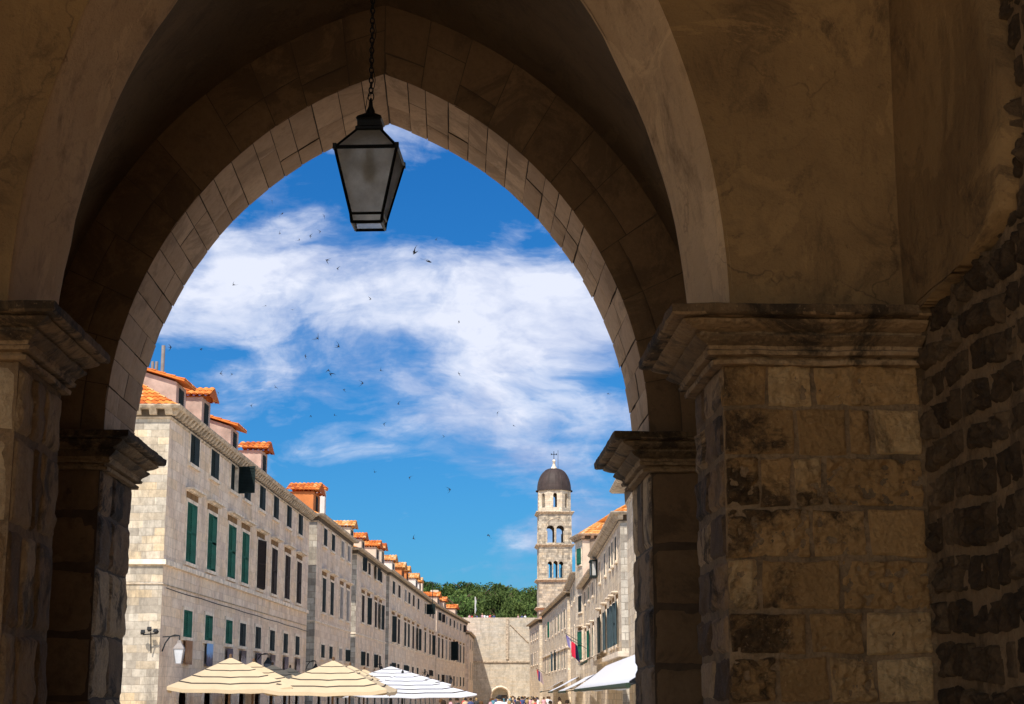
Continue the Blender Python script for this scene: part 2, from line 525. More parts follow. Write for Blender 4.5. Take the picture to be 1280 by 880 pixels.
def rand_rows(v0, v1, u0, u1, h, w, jh=.15, jw=.3):
    rows, v, k = [], v0, 0
    while v < v1 - .02:
        hh = h * random.uniform(1 - jh, 1 + jh)
        if v + hh > v1 - .06: hh = v1 - v
        cuts = [u0]
        while cuts[-1] < u1 - .02:
            ww = w * random.uniform(1 - jw, 1 + jw)
            nx = cuts[-1] + ww
            if nx > u1 - w * .45: nx = u1
            cuts.append(nx)
        rows.append((v, v + hh, cuts))
        v += hh
        k += 1
    return rows


def sweep(mb, path, prof, closed=False, sub=None, amp=0.0, tone=.5, sc=7):
    """path: plan points, walked so that outward is to the right of travel; prof: (out, z)"""
    P = [Vector((p[0], p[1], 0)) for p in path]
    n = len(P)

    def nrm(a, b_):
        d = (b_ - a).normalized()
        return Vector((d.y, -d.x, 0))
    offs = []
    for i in range(n):
        ns = []
        if i > 0 or closed: ns.append(nrm(P[i - 1], P[i]))
        if i < n - 1 or closed: ns.append(nrm(P[i], P[(i + 1) % n]))
        if len(ns) == 1: offs.append(ns[0])
        else:
            m_ = (ns[0] + ns[1])
            m_ = m_ / max(.3, m_.dot(ns[0]))
            offs.append(m_)
    rows = []
    segs = list(range(n)) if closed else list(range(n - 1))
    for i in segs:
        j = (i + 1) % n
        L = (P[j] - P[i]).length
        k = max(1, int(L / sub)) if sub else 1
        for t in range(k + (1 if i == segs[-1] and not closed else 0)):
            f = t / k
            rows.append((P[i].lerp(P[j], f), offs[i].lerp(offs[j], f)))
    if closed: rows.append(rows[0])
    g_ = []
    for p, o in rows:
        r = []
        for (ou, z) in prof:
            q = p + o * ou
            q = Vector((q.x, q.y, z))
            if amp:
                q += Vector((nz(q, sc), nz(q + Vector((9, 3, 1)), sc), nz(q + Vector((1, 7, 5)), sc))) * amp
            r.append(q)
        g_.append(r)
    mb.grid(g_, tone)


def fine_profile(prof, step=.012):
    o = [prof[0]]
    for a, b_ in zip(prof, prof[1:]):
        L = math.hypot(b_[0] - a[0], b_[1] - a[1])
        k = max(1, int(L / step))
        for i in range(1, k + 1):
            o.append((a[0] + (b_[0] - a[0]) * i / k, a[1] + (b_[1] - a[1]) * i / k))
    return o


# ------------------------------------------------------------------ the portico
port = empty('stone_portico', (-.34, 6.4, 0), 'dark vaulted stone portico whose pointed arch frames the whole street view', 'portico')
CAP = 3.56                    # top of the capitals
ACX, AW, AR = -.455, 1.61, 2.391
YA, YB = 9.4, 10.3            # inner and outer face of the street arch


def pointed(cx, w, Rr, z0, n, extra=0.0):
    """points from left springing over the apex to the right springing, with outward radial direction; extra grows the radius"""
    c = Rr - w
    rr = Rr + extra
    a_top = math.acos(c / rr)
    L = [(cx + c - rr * math.cos(a_top * i / n), z0 + rr * math.sin(a_top * i / n)) for i in range(n + 1)]
    Rg = [(2 * cx - x, z) for x, z in L[:-1]][::-1]
    return L + Rg


# voussoirs of the street arch
mb_in, mb_face = MB(), MB()
c = AR - AW
a_top = math.acos(c / AR)
NV = 20
for side in (-1, 1):
    angs = [0.0]
    for i in range(NV):
        angs.append(angs[-1] + random.uniform(.82, 1.2))
    angs = [a_ / angs[-1] * a_top for a_ in angs]
    for i in range(NV):
        ga = .0030 / AR
        t0, t1 = angs[i] + ga, angs[i + 1] - ga
        last = i == NV - 1
        cut = YA + random.choice((.38, .50, .60, .68)) * .9
        for (ya, yb) in ((YA - .004, cut - .003), (cut + .003, YB)):
            o_ = random.uniform(-.004, .004)
            tn = random.random()
            n = 5
            pts, edgeo = [], []
            for k in range(n + 1):
                t = t0 + (t1 - t0) * k / n
                row = []
                for m_ in range(9):
                    fy = m_ / 8
                    y = ya + (yb - ya) * fy
                    e = min(min(k, n - k) / 1.0, min(m_, 8 - m_) / 1.0, 1)
                    q = (t * 8 + 5 * side, y * 5, i)
                    rr = AR + o_ + (0 if e else .006) + .004 * nz(q, 1.3, 3)
                    row.append((ACX + side * (-c + rr * math.cos(t)), y, CAP + rr * math.sin(t)))
                pts.append(row)
            mb_in.grid(pts, tn)
    # face stones: wider, dark
    nf = 11
    fa = [0.0]
    for i in range(nf): fa.append(fa[-1] + random.uniform(.8, 1.25))
    fa = [a_ / fa[-1] for a_ in fa]
    for i in range(nf):
        cutr = random.choice((None, .14, .2, .28))
        bands = [(0.0, .46)] if cutr is None else [(0.0, cutr), (cutr, .46)]
        for (r0, r1) in bands:
            tn = random.random()
            yo = random.uniform(-.006, .004)
            pts = []
            for k in range(9):
                fr = k / 8
                row = []
                for m_ in range(7):
                    rr = AR + r0 + .004 + (r1 - r0 - .006) * m_ / 6
                    at_ = math.acos(c / rr)
                    tt = (fa[i] + (fa[i + 1] - fa[i]) * fr)
                    tt = tt * at_ + (.0025 / rr if k == 0 else -.0025 / rr if k == 8 else 0)
                    e = 0 if k in (0, 8) or m_ in (0, 6) else 1
                    x = ACX + side * (-c + rr * math.cos(tt))
                    z = CAP + rr * math.sin(tt)
                    row.append((x, YA - .012 * e + yo + .006 * nz((x * 5, z * 5, i), 1, 3), z))
                pts.append(row)
            mb_face.grid(pts, tn)
mb_in.build('arch_soffit', M['arch'], port, smooth=True)
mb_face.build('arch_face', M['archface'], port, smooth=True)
# mass of the street wall round the arch, a hair behind the dressed stones
b = MB()
prof = pointed(ACX, AW, AR, CAP, 24, .012)
XL, XR, ZT = -7.0, 6.0, 8.6
n = len(prof)


def outer(i):
    x, z = prof[i]
    f = i / (n - 1)
    if i == 0: return (XL, CAP)
    if i == n - 1: return (XR, CAP)
    return (XL + (XR - XL) * f, ZT)


for yy, flip in ((YA + .004, False), (YB - .003, True)):
    for i in range(n - 1):
        a_, b_ = prof[i], prof[i + 1]
        A_, B_ = outer(i), outer(i + 1)
        b.quad((a_[0], yy, a_[1]), (b_[0], yy, b_[1]), (B_[0], yy, B_[1]), (A_[0], yy, A_[1]))
    for x0, x1 in ((XL, ACX - AW - .012), (ACX + AW + .012, XR)):
        b.quad((x0, yy, 0), (x1, yy, 0), (x1, yy, CAP), (x0, yy, CAP))
    b.quad((XL, yy, CAP), (XL + (XR - XL) / (n - 1), yy, ZT), (XL, yy, ZT), (XL, yy, ZT - 1))
    b.quad((XR, yy, CAP), (XR - (XR - XL) / (n - 1), yy, ZT), (XR, yy, ZT), (XR, yy, ZT - 1))
for i in range(n - 1):
    a_, b_ = prof[i], prof[i + 1]
    b.quad((a_[0], YA, a_[1]), (b_[0], YA, b_[1]), (b_[0], YB, b_[1]), (a_[0], YB, a_[1]))
for x in (ACX - AW - .012, ACX + AW + .012):
    b.quad((x, YA, 0), (x, YB, 0), (x, YB, CAP), (x, YA, CAP))
b.build('street_wall', M['gap'], port)

# jambs of the street arch
b = MB()
rowsL = rand_rows(0, CAP - .20, 0, YB - YA, .34, .42)
blocks(b, (ACX - AW, YA, 0), (0, 1, 0), (0, 0, 1), (1, 0, 0), rowsL, out=.003, rough=.006, res=.03, gap=.006, edge=.010)
b.build('jamb', M['jamb'], port, smooth=True)
b = MB()
rowsR = rand_rows(0, CAP - .20, 0, YB - YA, .36, .46)
blocks(b, (ACX + AW, YA, 0), (0, 1, 0), (0, 0, 1), (-1, 0, 0), rowsR, out=.003, rough=.006, res=.03, gap=.006, edge=.010)
b.build('jamb', M['jamb'], port, smooth=True)
b = MB()
blocks(b, (ACX - AW - .9, YA, 0), (1, 0, 0), (0, 0, 1), (0, -1, 0), [(r[0], r[1], [0, .42 + random.uniform(-.1, .1), .9]) for r in rowsL], out=.008, rough=.014, res=.04, edge=.02)
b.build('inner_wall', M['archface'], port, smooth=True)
b = MB()
blocks(b, (ACX + AW, YA, 0), (1, 0, 0), (0, 0, 1), (0, -1, 0), [(r[0], r[1], [0, .45 + random.uniform(-.12, .12), .9]) for r in rowsR], out=.008, rough=.014, res=.04, edge=.02)
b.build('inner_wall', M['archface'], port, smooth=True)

# capitals
CPROF = [(0.0, -.315), (.030, -.312), (.034, -.285), (.012, -.280), (.012, -.262), (.045, -.258), (.050, -.235), (.040, -.225), (.046, -.205), (.070, -.180), (.084, -.160), (.086, -.150),
         (.066, -.146), (.068, -.130), (.100, -.112), (.124, -.092), (.132, -.078), (.112, -.074), (.114, -.064), (.160, -.062), (.168, -.050), (.170, -.004), (.163, 0.0), (-.05, 0.0)]
CPROF_OLD = [(0.0, -.30), (.012, -.295), (.022, -.285), (.022, -.262), (.012, -.252), (.018, -.235), (.040, -.205), (.052, -.188), (.052, -.172), (.062, -.168),
         (.075, -.150), (.100, -.118), (.118, -.098), (.122, -.085), (.135, -.080), (.150, -.066), (.155, -.052), (.170, -.048), (.172, -.004), (.165, 0.0), (-.05, 0.0)]


CPROF = [(o * (1.35 if o > 0 else 1), z * .68) for o, z in CPROF]


def capital(path, dz=0.0, amp=.0045, wide=1.0):
    b = MB()
    sweep(b, path, fine_profile([(o * (wide if o > 0 else 1), CAP + dz + z) for o, z in CPROF], .012), sub=.02, amp=amp)
    for i, f in enumerate(b.f):                      # dark-stained top slab; moulding bands each get their own tone
        zz = b.v[f[0]][2] - CAP - dz
        b.tone[i] = .18 if zz > -.042 else .55 if zz > -.10 else .30 if zz > -.15 else .60
    return b


jl, jr = ACX - AW, ACX + AW
capital([(jl - .9, YA), (jl, YA), (jl, YB), (jl - .5, YB)], -.01, wide=.78).build('capital', M['capital'], port)
capital([(jr + .5, YB), (jr, YB), (jr, YA), (jr + .9, YA)], -.01).build('capital', M['capital'], port)

PX0, PX1, PY0, PY1, WX = -1.76, 1.09, 6.4, 7.12, 1.91
capital([(-4.2, PY0), (PX0, PY0), (PX0, PY1), (-4.2, PY1)], .02, wide=.74).build('capital', M['capital'], port)
capital([(WX, PY1), (PX1, PY1), (PX1, PY0), (WX, PY0)], .02).build('capital', M['capital'], port)


# near piers: cores of mortar with laid blocks
def to_u(px):
    return at(px, 650, PY0).x - PX1


rows = []
ys = [451.5, 509, 570, 634.7, 698, 764.6, 819.5, 880]
js = [[70, 168, 265, 497], [70, 230, 338, 390, 497], [75, 152, 222, 288, 500], [78, 262, 380, 505], [82, 152, 325, 512], [88, 255, 375, 518], [90, 190, 300, 400, 520]]
ztop = CAP + .02 - .20
for k in range(7):
    z1 = min(ztop, at(1000, ys[k], PY0).z) if k else ztop
    z0 = at(1000, ys[k + 1], PY0).z
    y_ = (ys[k] + ys[k + 1]) / 2
    cuts = [at(860 + j / 1.693, y_, PY0).x - PX1 for j in js[k]]
    cuts[0], cuts[-1] = 0.0, WX - PX1
    rows.append((z0, z1, cuts))
rows += rand_rows(0, rows[-1][0], 0, WX - PX1, .32, .35)
b = MB()
blocks(b, (PX1, PY0, 0), (1, 0, 0), (0, 0, 1), (0, -1, 0), rows, out=.012, rough=.026, res=.0075, gap=.0055, edge=.008, nscale=22, mx=56)
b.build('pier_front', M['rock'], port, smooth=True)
b = MB()
rowsr = [(r[0], r[1], [0, random.uniform(.25, .45), PY1 - PY0]) for r in rows]
blocks(b, (PX1, PY0, 0), (0, 1, 0), (0, 0, 1), (-1, 0, 0), rowsr, out=.006, rough=.012, res=.025, gap=.006, edge=.010)
b.build('pier_side', M['jamb'], port, smooth=True)
b = MB()
rowl = rand_rows(0, CAP - .20, 0, 1.2, .36, .4)
blocks(b, (PX0, PY0, 0), (-1, 0, 0), (0, 0, 1), (0, -1, 0), rowl, out=.02, rough=.024, res=.035)
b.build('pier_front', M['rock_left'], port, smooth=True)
b = MB()
blocks(b, (PX0, PY0, 0), (0, 1, 0), (0, 0, 1), (1, 0, 0), [(r[0], r[1], [0, .2 + random.uniform(-.03, .12), .48 + random.uniform(-.08, .1), PY1 - PY0]) for r in rowl],
       out=.007, rough=.009, res=.025, gap=.007, edge=.012)
b.build('pier_side', M['rock_left'], port, smooth=True)
for x0, x1 in ((PX1 + .004, WX + 1.2), (-4.2, PX0 - .004)):
    b = MB()
    b.box(x0, x1, PY0 + .004, PY1, 0, CAP)
    b.build('pier_core', M['mortar'], port)

# right side wall of rubble in the near bay
b = MB()
rr_ = []
z = 0.0
while z < 7.0:
    h = random.uniform(.13, .17)
    cuts = [0.0]
    while cuts[-1] < 9.2: cuts.append(cuts[-1] + random.uniform(.12, .20))
    if z > 1.7: cuts = [q for q in cuts if q < 2.6]
    else: cuts = [q for q in cuts if q < 2.2]
    rr_.append((z, z + h, cuts))
    z += h
blocks(b, (WX + .02, PY0 - .03, 0), (0, -1, 0), (0, 0, 1), (-1, 0, 0), rr_, out=.020, rough=.024, res=.012, gap=.012, edge=.013, nscale=18, wob=.035)
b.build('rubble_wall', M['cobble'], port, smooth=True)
b = MB()
pts = []
for i in range(120):
    y = PY0 - i * .025
    pts.append([(WX + .012 + .012 * nz((y * 3, k * .03 * 3, 2), 1, 3), y, k * .03) for k in range(235)])
b.grid(pts)
b.box(WX + .05, WX + .5, -3, PY0, 0, 7.2)
b.build('wall_bedding', M['mortar'], port, smooth=True)

# the transverse rib: soffit lofted between its near and far curve
RCX = -.345


def ribcurve(w, cc, cx, y, n=26, grow=0.0):
    Rr = cc + w
    pts = pointed(cx, w, Rr, CAP, n, grow)
    return [Vector((x, y, z)) for x, z in pts]


near = ribcurve(1.48, 2.35, -.345, PY0)
far = ribcurve(1.425, 1.90, -.365, PY1)
b = MB()
g_ = []
for i in range(len(near)):
    r_ = []
    for k in range(13):
        p = near[i].lerp(far[i], k / 12)
        rad = (p - Vector((RCX, p.y, CAP))).normalized()
        e = .015 if k in (0, 12) else 0
        r_.append(p + rad * (e + .012 * nz(p, 2.2, 4)))
    g_.append(r_)
b.grid(g_)
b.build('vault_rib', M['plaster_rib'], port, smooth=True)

# vault cell between rib and street arch
ne = ribcurve(1.425, 1.90, -.365, PY1 - .05, grow=.010)
fo = pointed(ACX, AW, AR, CAP, 26, .44)
b = MB()
g_ = []
for i in range(len(ne)):
    A_ = ne[i]
    B_ = Vector((fo[i][0], YA + .002, fo[i][1]))
    r_ = []
    for k in range(17):
        t = k / 16
        p = A_.lerp(B_, t)
        rad = Vector((p.x - RCX, 0, p.z - CAP)).normalized()
        p += rad * (.16 * math.sin(math.pi * t) + .01 * nz(p, 2, 3)) * (1 if 0 < k < 16 else 0)
        r_.append(p)
    g_.append(r_)
b.grid(g_)
# side walls of that bay under the vault
b.quad((PX0 - .5, PY1 - .1, 0), (-2.6, YA + .01, 0), (-2.6, YA + .01, CAP + .05), (PX0 - .5, PY1 - .1, CAP + .05))
b.quad((1.6, PY1 - .1, 0), (1.75, YA + .01, 0), (1.75, YA + .01, CAP + .05), (1.6, PY1 - .1, CAP + .05))
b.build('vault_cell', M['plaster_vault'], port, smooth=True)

# near bay: plastered webs rising from the pier cornices, left and right
b = MB()
half = len(near) // 2


def corner_x(z): return WX - .045 - .03 * (z - CAP)


g_ = []
for i in range(half, len(near)):
    p = near[i]
    r_ = []
    for k in range(15):
        s_ = k / 14
        x = p.x + (corner_x(p.z) + .12 - p.x) * s_
        y = PY0 - .09 * max(0, p.z - CAP) ** 1.7 * s_ ** .8 + .012 * nz((x * 1.6, p.z * 1.6, 3), 1, 4) * (s_ > 0)
        r_.append((x, y, p.z + .01 * (s_ > 0)))
    g_.append(r_)
b.grid(g_)
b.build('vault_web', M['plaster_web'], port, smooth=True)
b = MB()
g_ = []
for i in range(0, half + 1):
    p = near[i]
    r_ = []
    for k in range(9):
        s_ = k / 8
        x = p.x + (-4.2 - p.x) * s_
        y = PY0 - .09 * max(0, p.z - CAP) ** 1.7 * min(1, s_ * 3) ** .8 + .01 * nz((x * 1.6, p.z * 1.6, 5), 1, 4) * (s_ > 0)
        r_.append((x, y, p.z))
    g_.append(r_)
b.grid(g_)
b.build('vault_web', M['plaster_web'], port, smooth=True)
# side web: plaster left on the rubble wall with a broken edge
edge = [(1153, 383), (1162, 371), (1178, 352), (1200, 330), (1222, 302), (1246, 262), (1251, 232), (1249, 200), (1253, 160), (1249, 120), (1250, 95), (1238, 50), (1229, 0), (1222, -40), (1216, -90), (1208, -200), (1200, -420)]
b = MB()
g_ = []
fine_e = []
for a_, c_ in zip(edge, edge[1:]):
    for t in range(6):
        f = t / 6
        fine_e.append((a_[0] + (c_[0] - a_[0]) * f + random.uniform(-.8, .8), a_[1] + (c_[1] - a_[1]) * f))
for (ex, ey) in fine_e:
    p = on_plane(ex, ey, Vector((WX - .055, 0, 0)), Vector((1, 0, 0)))
    z = p.z
    yc = PY0 - .09 * max(0, z - CAP) ** 1.7 + .01
    cx = corner_x(z)
    r_ = [(cx, yc + .16, z), (cx, yc + .0, z)]
    for k in range(1, 9):
        s_ = k / 8
        y = yc + (p.y - yc) * s_
        r_.append((cx + (WX - .055 - cx) * s_ + .012 * nz((y * 1.5, z * 1.5, 8), 1, 4), y, z))
    r_.append((WX + .03, p.y - .004, z - .004))
    g_.append(r_)
b.grid(g_)
b.build('side_web', M['plaster_web'], port, smooth=True)

# shell that shuts out the sky: roof, left side, back wall with its opening
b = MB()
b.box(-7.2, 6.2, -1.2, YB - .02, 7.25, 7.6)
b.box(-4.4, -4.2, 3.6, YA, 0, 7.25)
b.box(-4.4, -4.2, -1.2, 3.6, 5.6, 7.25)
b.box(-4.45, -3.9, .8, 1.4, 0, 5.6)
b.box(WX + .6, WX + .8, -3.2, YA, 0, 7.25)
b.box(-4.4, -3.8, -1.2, -.7, 0, 7.25)
b.box(-3.8, WX + .6, -1.2, -.8, 6.7, 7.25)
b.box(WX - .03, WX + .05, -3, PY0 - 2.9, 0, 7.25)
b.build('outer_shell', M['plaster_web'], port)
b = MB()
b.box(-4.2, WX + .6, -8, YB, -.02, .36)
b.box(-4.6, WX + 1, YB, YB + .4, -.02, .18)
tag(b.build('portico_floor', M['floor'], port))

# ------------------------------------------------------------------ hanging lantern
LY = 8.2
lc = at(460.5, 283, LY)
top = at(460.5, 98, LY)
lt = empty('hanging_lantern', (lc.x, LY, lc.z), 'black iron lantern with frosted glass hanging on a chain under the arch', 'lantern', rz=R(-4.5))
k = LY / 2045.0                                # metres per photograph pixel here


def ring(hw, z): return [(-hw, -hw, z), (hw, -hw, z), (hw, hw, z), (-hw, hw, z)]


m, gg_ = mat('frosted_lantern_glass')
co = gg_.n('ShaderNodeTexCoord').outputs['Object']
dirt = gg_.ramp(gg_.noise(co, 9, 7, .75), [(.3, (.68, .64, .58)), (.7, (.97, .94, .88))])
di = gg_.n('ShaderNodeBsdfDiffuse', ins={'Color': dirt})
tr = gg_.n('ShaderNodeBsdfTranslucent', ins={'Color': dirt})
mx = gg_.n('ShaderNodeMixShader', ins={0: .80, 1: di.outputs[0], 2: tr.outputs[0]})
gl = gg_.n('ShaderNodeBsdfGlossy', ins={'Color': (.8, .8, .8, 1), 'Roughness': .35})
mx2 = gg_.n('ShaderNodeMixShader', ins={0: .06, 1: mx.outputs[0], 2: gl.outputs[0]})
rf_ = gg_.n('ShaderNodeBsdfRefraction', ins={'Color': dirt, 'Roughness': .75, 'IOR': 1.15})
mx3 = gg_.n('ShaderNodeMixShader', ins={0: .68, 1: mx2.outputs[0], 2: rf_.outputs[0]})
gg_.n('ShaderNodeOutputMaterial', ins={'Surface': mx3.outputs[0]})
M['glass'] = m
H0, H1, H2, H3, H4 = 0.0, 12 * k, 97 * k, 130 * k, 150 * k
w0, w1, w2, w3 = 19.5 * k, 21 * k, 41 * k, 16 * k
b = MB()
for (wa, za, wb, zb) in ((w0, H0, w1, H1), (w1, H1, w2, H2), (w2, H2, w3, H3)):
    ra, rb = ring(wa, za), ring(wb, zb)
    for i in range(4): b.bar(ra[i], rb[i], 2.0 * k, 4)
for (wa, za, t) in ((w0, H0 + .003, 2.1), (w1, H1, 1.9), (w2, H2, 2.6), (w3, H3, 2.4)):
    ra = ring(wa, za)
    for i in range(4): b.bar(ra[i], ra[(i + 1) % 4], t * k, 4)
for sx, sy in ((1, 1), (1, -1), (-1, 1), (-1, -1)):       # small corner plates under the eaves
    b.box(sx * w2 - 2.5 * k, sx * w2 + 2.5 * k, sy * w2 - 2.5 * k, sy * w2 + 2.5 * k, H2 - 3 * k, H2 + 5 * k)
place('frame', b.mesh('frame', M['iron']), lt)
for (wa, za, wb, zb, nm) in ((w0, H0, w1, H1, 'glass_pane'), (w1, H1, w2, H2, 'glass_pane'), (w2, H2, w3, H3, 'glass_pane')):
    for i in range(4):
        b = MB()
        ra, rb = ring(wa - .001, za), ring(wb - .001, zb)
        j = (i + 1) % 4
        ia, ib = ring(wa - .004, za), ring(wb - .004, zb)
        b.hexa([ra[i], ra[j], ia[j], ia[i], rb[i], rb[j], ib[j], ib[i]])
        place(nm, b.mesh(nm, M['glass']), lt)
b = MB()
q = math.sqrt(2)
b.lathe([(0, H3 - .004), (w3 * q * 1.12, H3), (w3 * q * 1.12, H3 + 4 * k), (w3 * q * .98, H3 + 6 * k), (w3 * q * .98, H3 + 14 * k), (w3 * q * 1.1, H3 + 16 * k), (w3 * q * .95, H3 + 20 * k),
         (w3 * q * .45, H3 + 26 * k), (0, H3 + 27 * k)], 4, rot=math.pi / 4)
place('cap', b.mesh('cap', M['iron']), lt)
b = MB()
b.lathe([(.5 * k, H3 + 24 * k), (7.5 * k, H3 + 25 * k), (5.5 * k, H3 + 28 * k), (6 * k, H3 + 31 * k), (3.0 * k, H3 + 38 * k), (2.6 * k, H3 + 44 * k), (1.2 * k, H3 + 50 * k), (0, H3 + 51 * k)], 12)
place('finial', b.mesh('finial', M['iron'], True), lt)
b = MB()
zc = H3 + 49 * k
vtop = 6.05 - lc.z
i = 0


def link(b, z, L, r, a):
    pts = []
    for t in range(11):
        th = 2 * math.pi * t / 10
        x = math.cos(th) * L * .30
        zz = math.sin(th) * L * .5
        pts.append(Vector((x * math.cos(a), x * math.sin(a), z + zz)))
    b.tube(pts, r, 5)


link(b, zc + 3 * k, 13 * k, .8 * k, 0)
zc += 8 * k
while zc < vtop:
    link(b, zc + 4 * k, 9.5 * k, .95 * k, (i % 2) * math.pi / 2 + .5)
    zc += 7.2 * k
    i += 1
place('chain', b.mesh('chain', M['iron'], True), lt)
b = MB()
pts = [Vector((-3 * k + 2.6 * k * math.sin(t * 1.7), 0, H3 + 22 * k + t * 9 * k)) for t in range(0, 3)]
pts = [Vector((-5 * k, 0, H3 + 24 * k)), Vector((-7 * k, 0, H3 + 36 * k)), Vector((-5 * k, 0, H3 + 50 * k)), Vector((1 * k, 0, H3 + 58 * k))]
z = H3 + 58 * k
s_ = 0
while z < vtop:
    z += 9 * k
    s_ += 1
    pts.append(Vector(((1.5 + 3.5 * math.sin(s_ * .8)) * k, 2 * k, z)))
b.tube(pts, .55 * k, 5)
place('cable', b.mesh('cable', M['iron']), lt)
b = MB()
b.lathe([(0, vtop + .02), (.05, vtop + .02), (.03, vtop - .03), (.008, vtop - .05), (0, vtop - .05)], 12)
place('ceiling_hook', b.mesh('ceiling_hook', M['iron']), lt)
b = MB()
b.lathe([(0, H2 + .03), (.022, H2 + .03), (.022, H2 - .02), (.035, H2 - .05), (.035, H2 - .11), (.02, H2 - .14), (0, H2 - .145)], 12)
place('bulb', b.mesh('bulb', M['iron2']), lt)

exec_marker = True

# ------------------------------------------------------------------ street buildings
CACHE = {}


def window_meshes(w, h, style, frame, hood, slat=True):
    key = (round(w, 2), round(h, 2), style, frame, hood)
    if key in CACHE: return CACHE[key]
    res = {}
    # local: x along the wall, -y out to the street, z up, origin at the middle of the sill
    b = MB()
    f, pr = .15, .055
    b.box(-w / 2 - f, -w / 2, -pr, .0, -.02, h)
    b.box(w / 2, w / 2 + f, -pr, .0, -.02, h)
    b.box(-w / 2 - f, w / 2 + f, -pr, .0, h, h + f)
    b.box(-w / 2 - f - .06, w / 2 + f + .06, -pr - .08, .0, -.16, -.02)
    if hood:
        b.box(-w / 2 - f + .06, w / 2 + f - .06, -pr + .01, 0, h + f, h + f + .28, mi=1)
        b.box(-w / 2 - f - .10, w / 2 + f + .10, -pr - .14, 0, h + f + .28, h + f + .35)
        b.box(-w / 2 - f - .18, w / 2 + f + .18, -pr - .32, 0, h + f + .35, h + f + .43)
    # reveal
    b.box(-w / 2 - .02, -w / 2, 0, .22, 0, h)
    b.box(w / 2, w / 2 + .02, 0, .22, 0, h)
    res['window'] = b.mesh('window', [M['trim'], M['frieze']])
    b = MB()
    b.box(-w / 2, w / 2, .18, .2, 0, h)
    for x in (-w / 2 + .03, 0, w / 2 - .03): b.box(x - .03, x + .03, .15, .18, 0, h, mi=1)
    for z in (.03, h * .36, h * .68, h - .03): b.box(-w / 2, w / 2, .155, .178, z - .02, z + .02, mi=1)
    res['pane'] = b.mesh('pane', [M['dark'], M['iron2']])
    sm = M[frame]
    b = MB()
    sw = w / 2
    b.box(0, .06, -.02, .02, 0, h); b.box(sw - .06, sw, -.02, .02, 0, h)
    nr = 3 if h > 1.8 else 2
    for z in [h * i / (nr - 1) if nr > 1 else 0 for i in range(nr)]:
        z = min(max(z, .05), h - .05)
        b.box(.06, sw - .06, -.018, .018, z - .05, z + .05)
    z = .12
    while z < h - .1:
        b.hexa([(.06, -.018, z), (sw - .06, -.018, z), (sw - .06, .012, z + .03), (.06, .012, z + .03),
                (.06, -.018, z + .012), (sw - .06, -.018, z + .012), (sw - .06, .012, z + .042), (.06, .012, z + .042)])
        z += .075
    b.box(.06, sw - .06, .014, .018, .05, h - .05)
    res['shutter'] = b.mesh('shutter', sm)
    CACHE[key] = res
    return res


def add_window(bd, loc, rz, w, h, style='closed', frame='shut_dark', hood=False, lab=None):
    """bd: the building (rotation 0); loc relative to it"""
    ms = window_meshes(w, h, style, frame, hood)
    o = place('window', ms['window'], bd, loc, rz)
    if lab: o['label'] = lab
    if style != 'closed':
        place('pane', ms['pane'], o)
    if style in ('bare',): return o
    # left leaf hinged at -w/2, right leaf at +w/2
    if style == 'closed': aL, aR = 0, 0
    elif style == 'open': aL, aR = -R(172), R(172)
    elif style == 'half': aL, aR = 0, R(70)
    elif style == 'ajar': aL, aR = -R(14), R(14)
    s1 = place('shutter', ms['shutter'], o, (-w / 2, -.03 if style == 'closed' or aL == 0 else -.08, 0), aL)
    s2 = place('shutter', ms['shutter'], o, (w / 2, -.03 if style == 'closed' or aR == 0 else -.08, 0), math.pi + aR)
    return o


def tiles(mb, A, B, C, D, w=.24, row=.42, amp=.05, cap_rows=999):
    """barrel tiled slope; A-B is the eave, D-C the ridge; tone varies tile by tile"""
    A, B, C, D = map(Vector, (A, B, C, D))
    nu = max(2, int((B - A).length / w))
    nv = max(1, int((D - A).length / row))
    N = (B - A).cross(D - A).normalized()
    if N.z < 0: N = -N
    for i in range(nu):
        for j in range(nv):
            f0, f1 = i / nu, (i + 1) / nu
            g0, g1 = j / nv, (j + 1) / nv
            P = lambda f, g__: (A.lerp(B, f)).lerp(D.lerp(C, f), g__)
            tn = random.random()
            pr = [(0, -.2), (.18, .55), (.38, 1.0), (.62, 1.0), (.82, .55), (1.0, -.2)]
            lo = [P(f0 + (f1 - f0) * u, g0) + N * (amp * h + .035) for u, h in pr]
            hi = [P(f0 + (f1 - f0) * u, g1 + .04 / nv) + N * (amp * h * .9 - .0) for u, h in pr]
            vs = lo + hi
            n_ = len(pr)
            mb.add(vs, [(q, q + 1, n_ + q + 1, n_ + q) for q in range(n_ - 1)], tn)
            mb.add([lo[1], lo[2], lo[3], lo[4], P(f0 + (f1 - f0) * .82, g0), P(f0 + (f1 - f0) * .18, g0)], [(5, 4, 3, 2, 1, 0)], tn * .3)


def slab_under(mb, A, B, C, D, t=.1):
    A, B, C, D = map(Vector, (A, B, C, D))
    dn = Vector((0, 0, -t))
    mb.hexa([A + dn, B + dn, C + dn, D + dn, A, B, C, D])


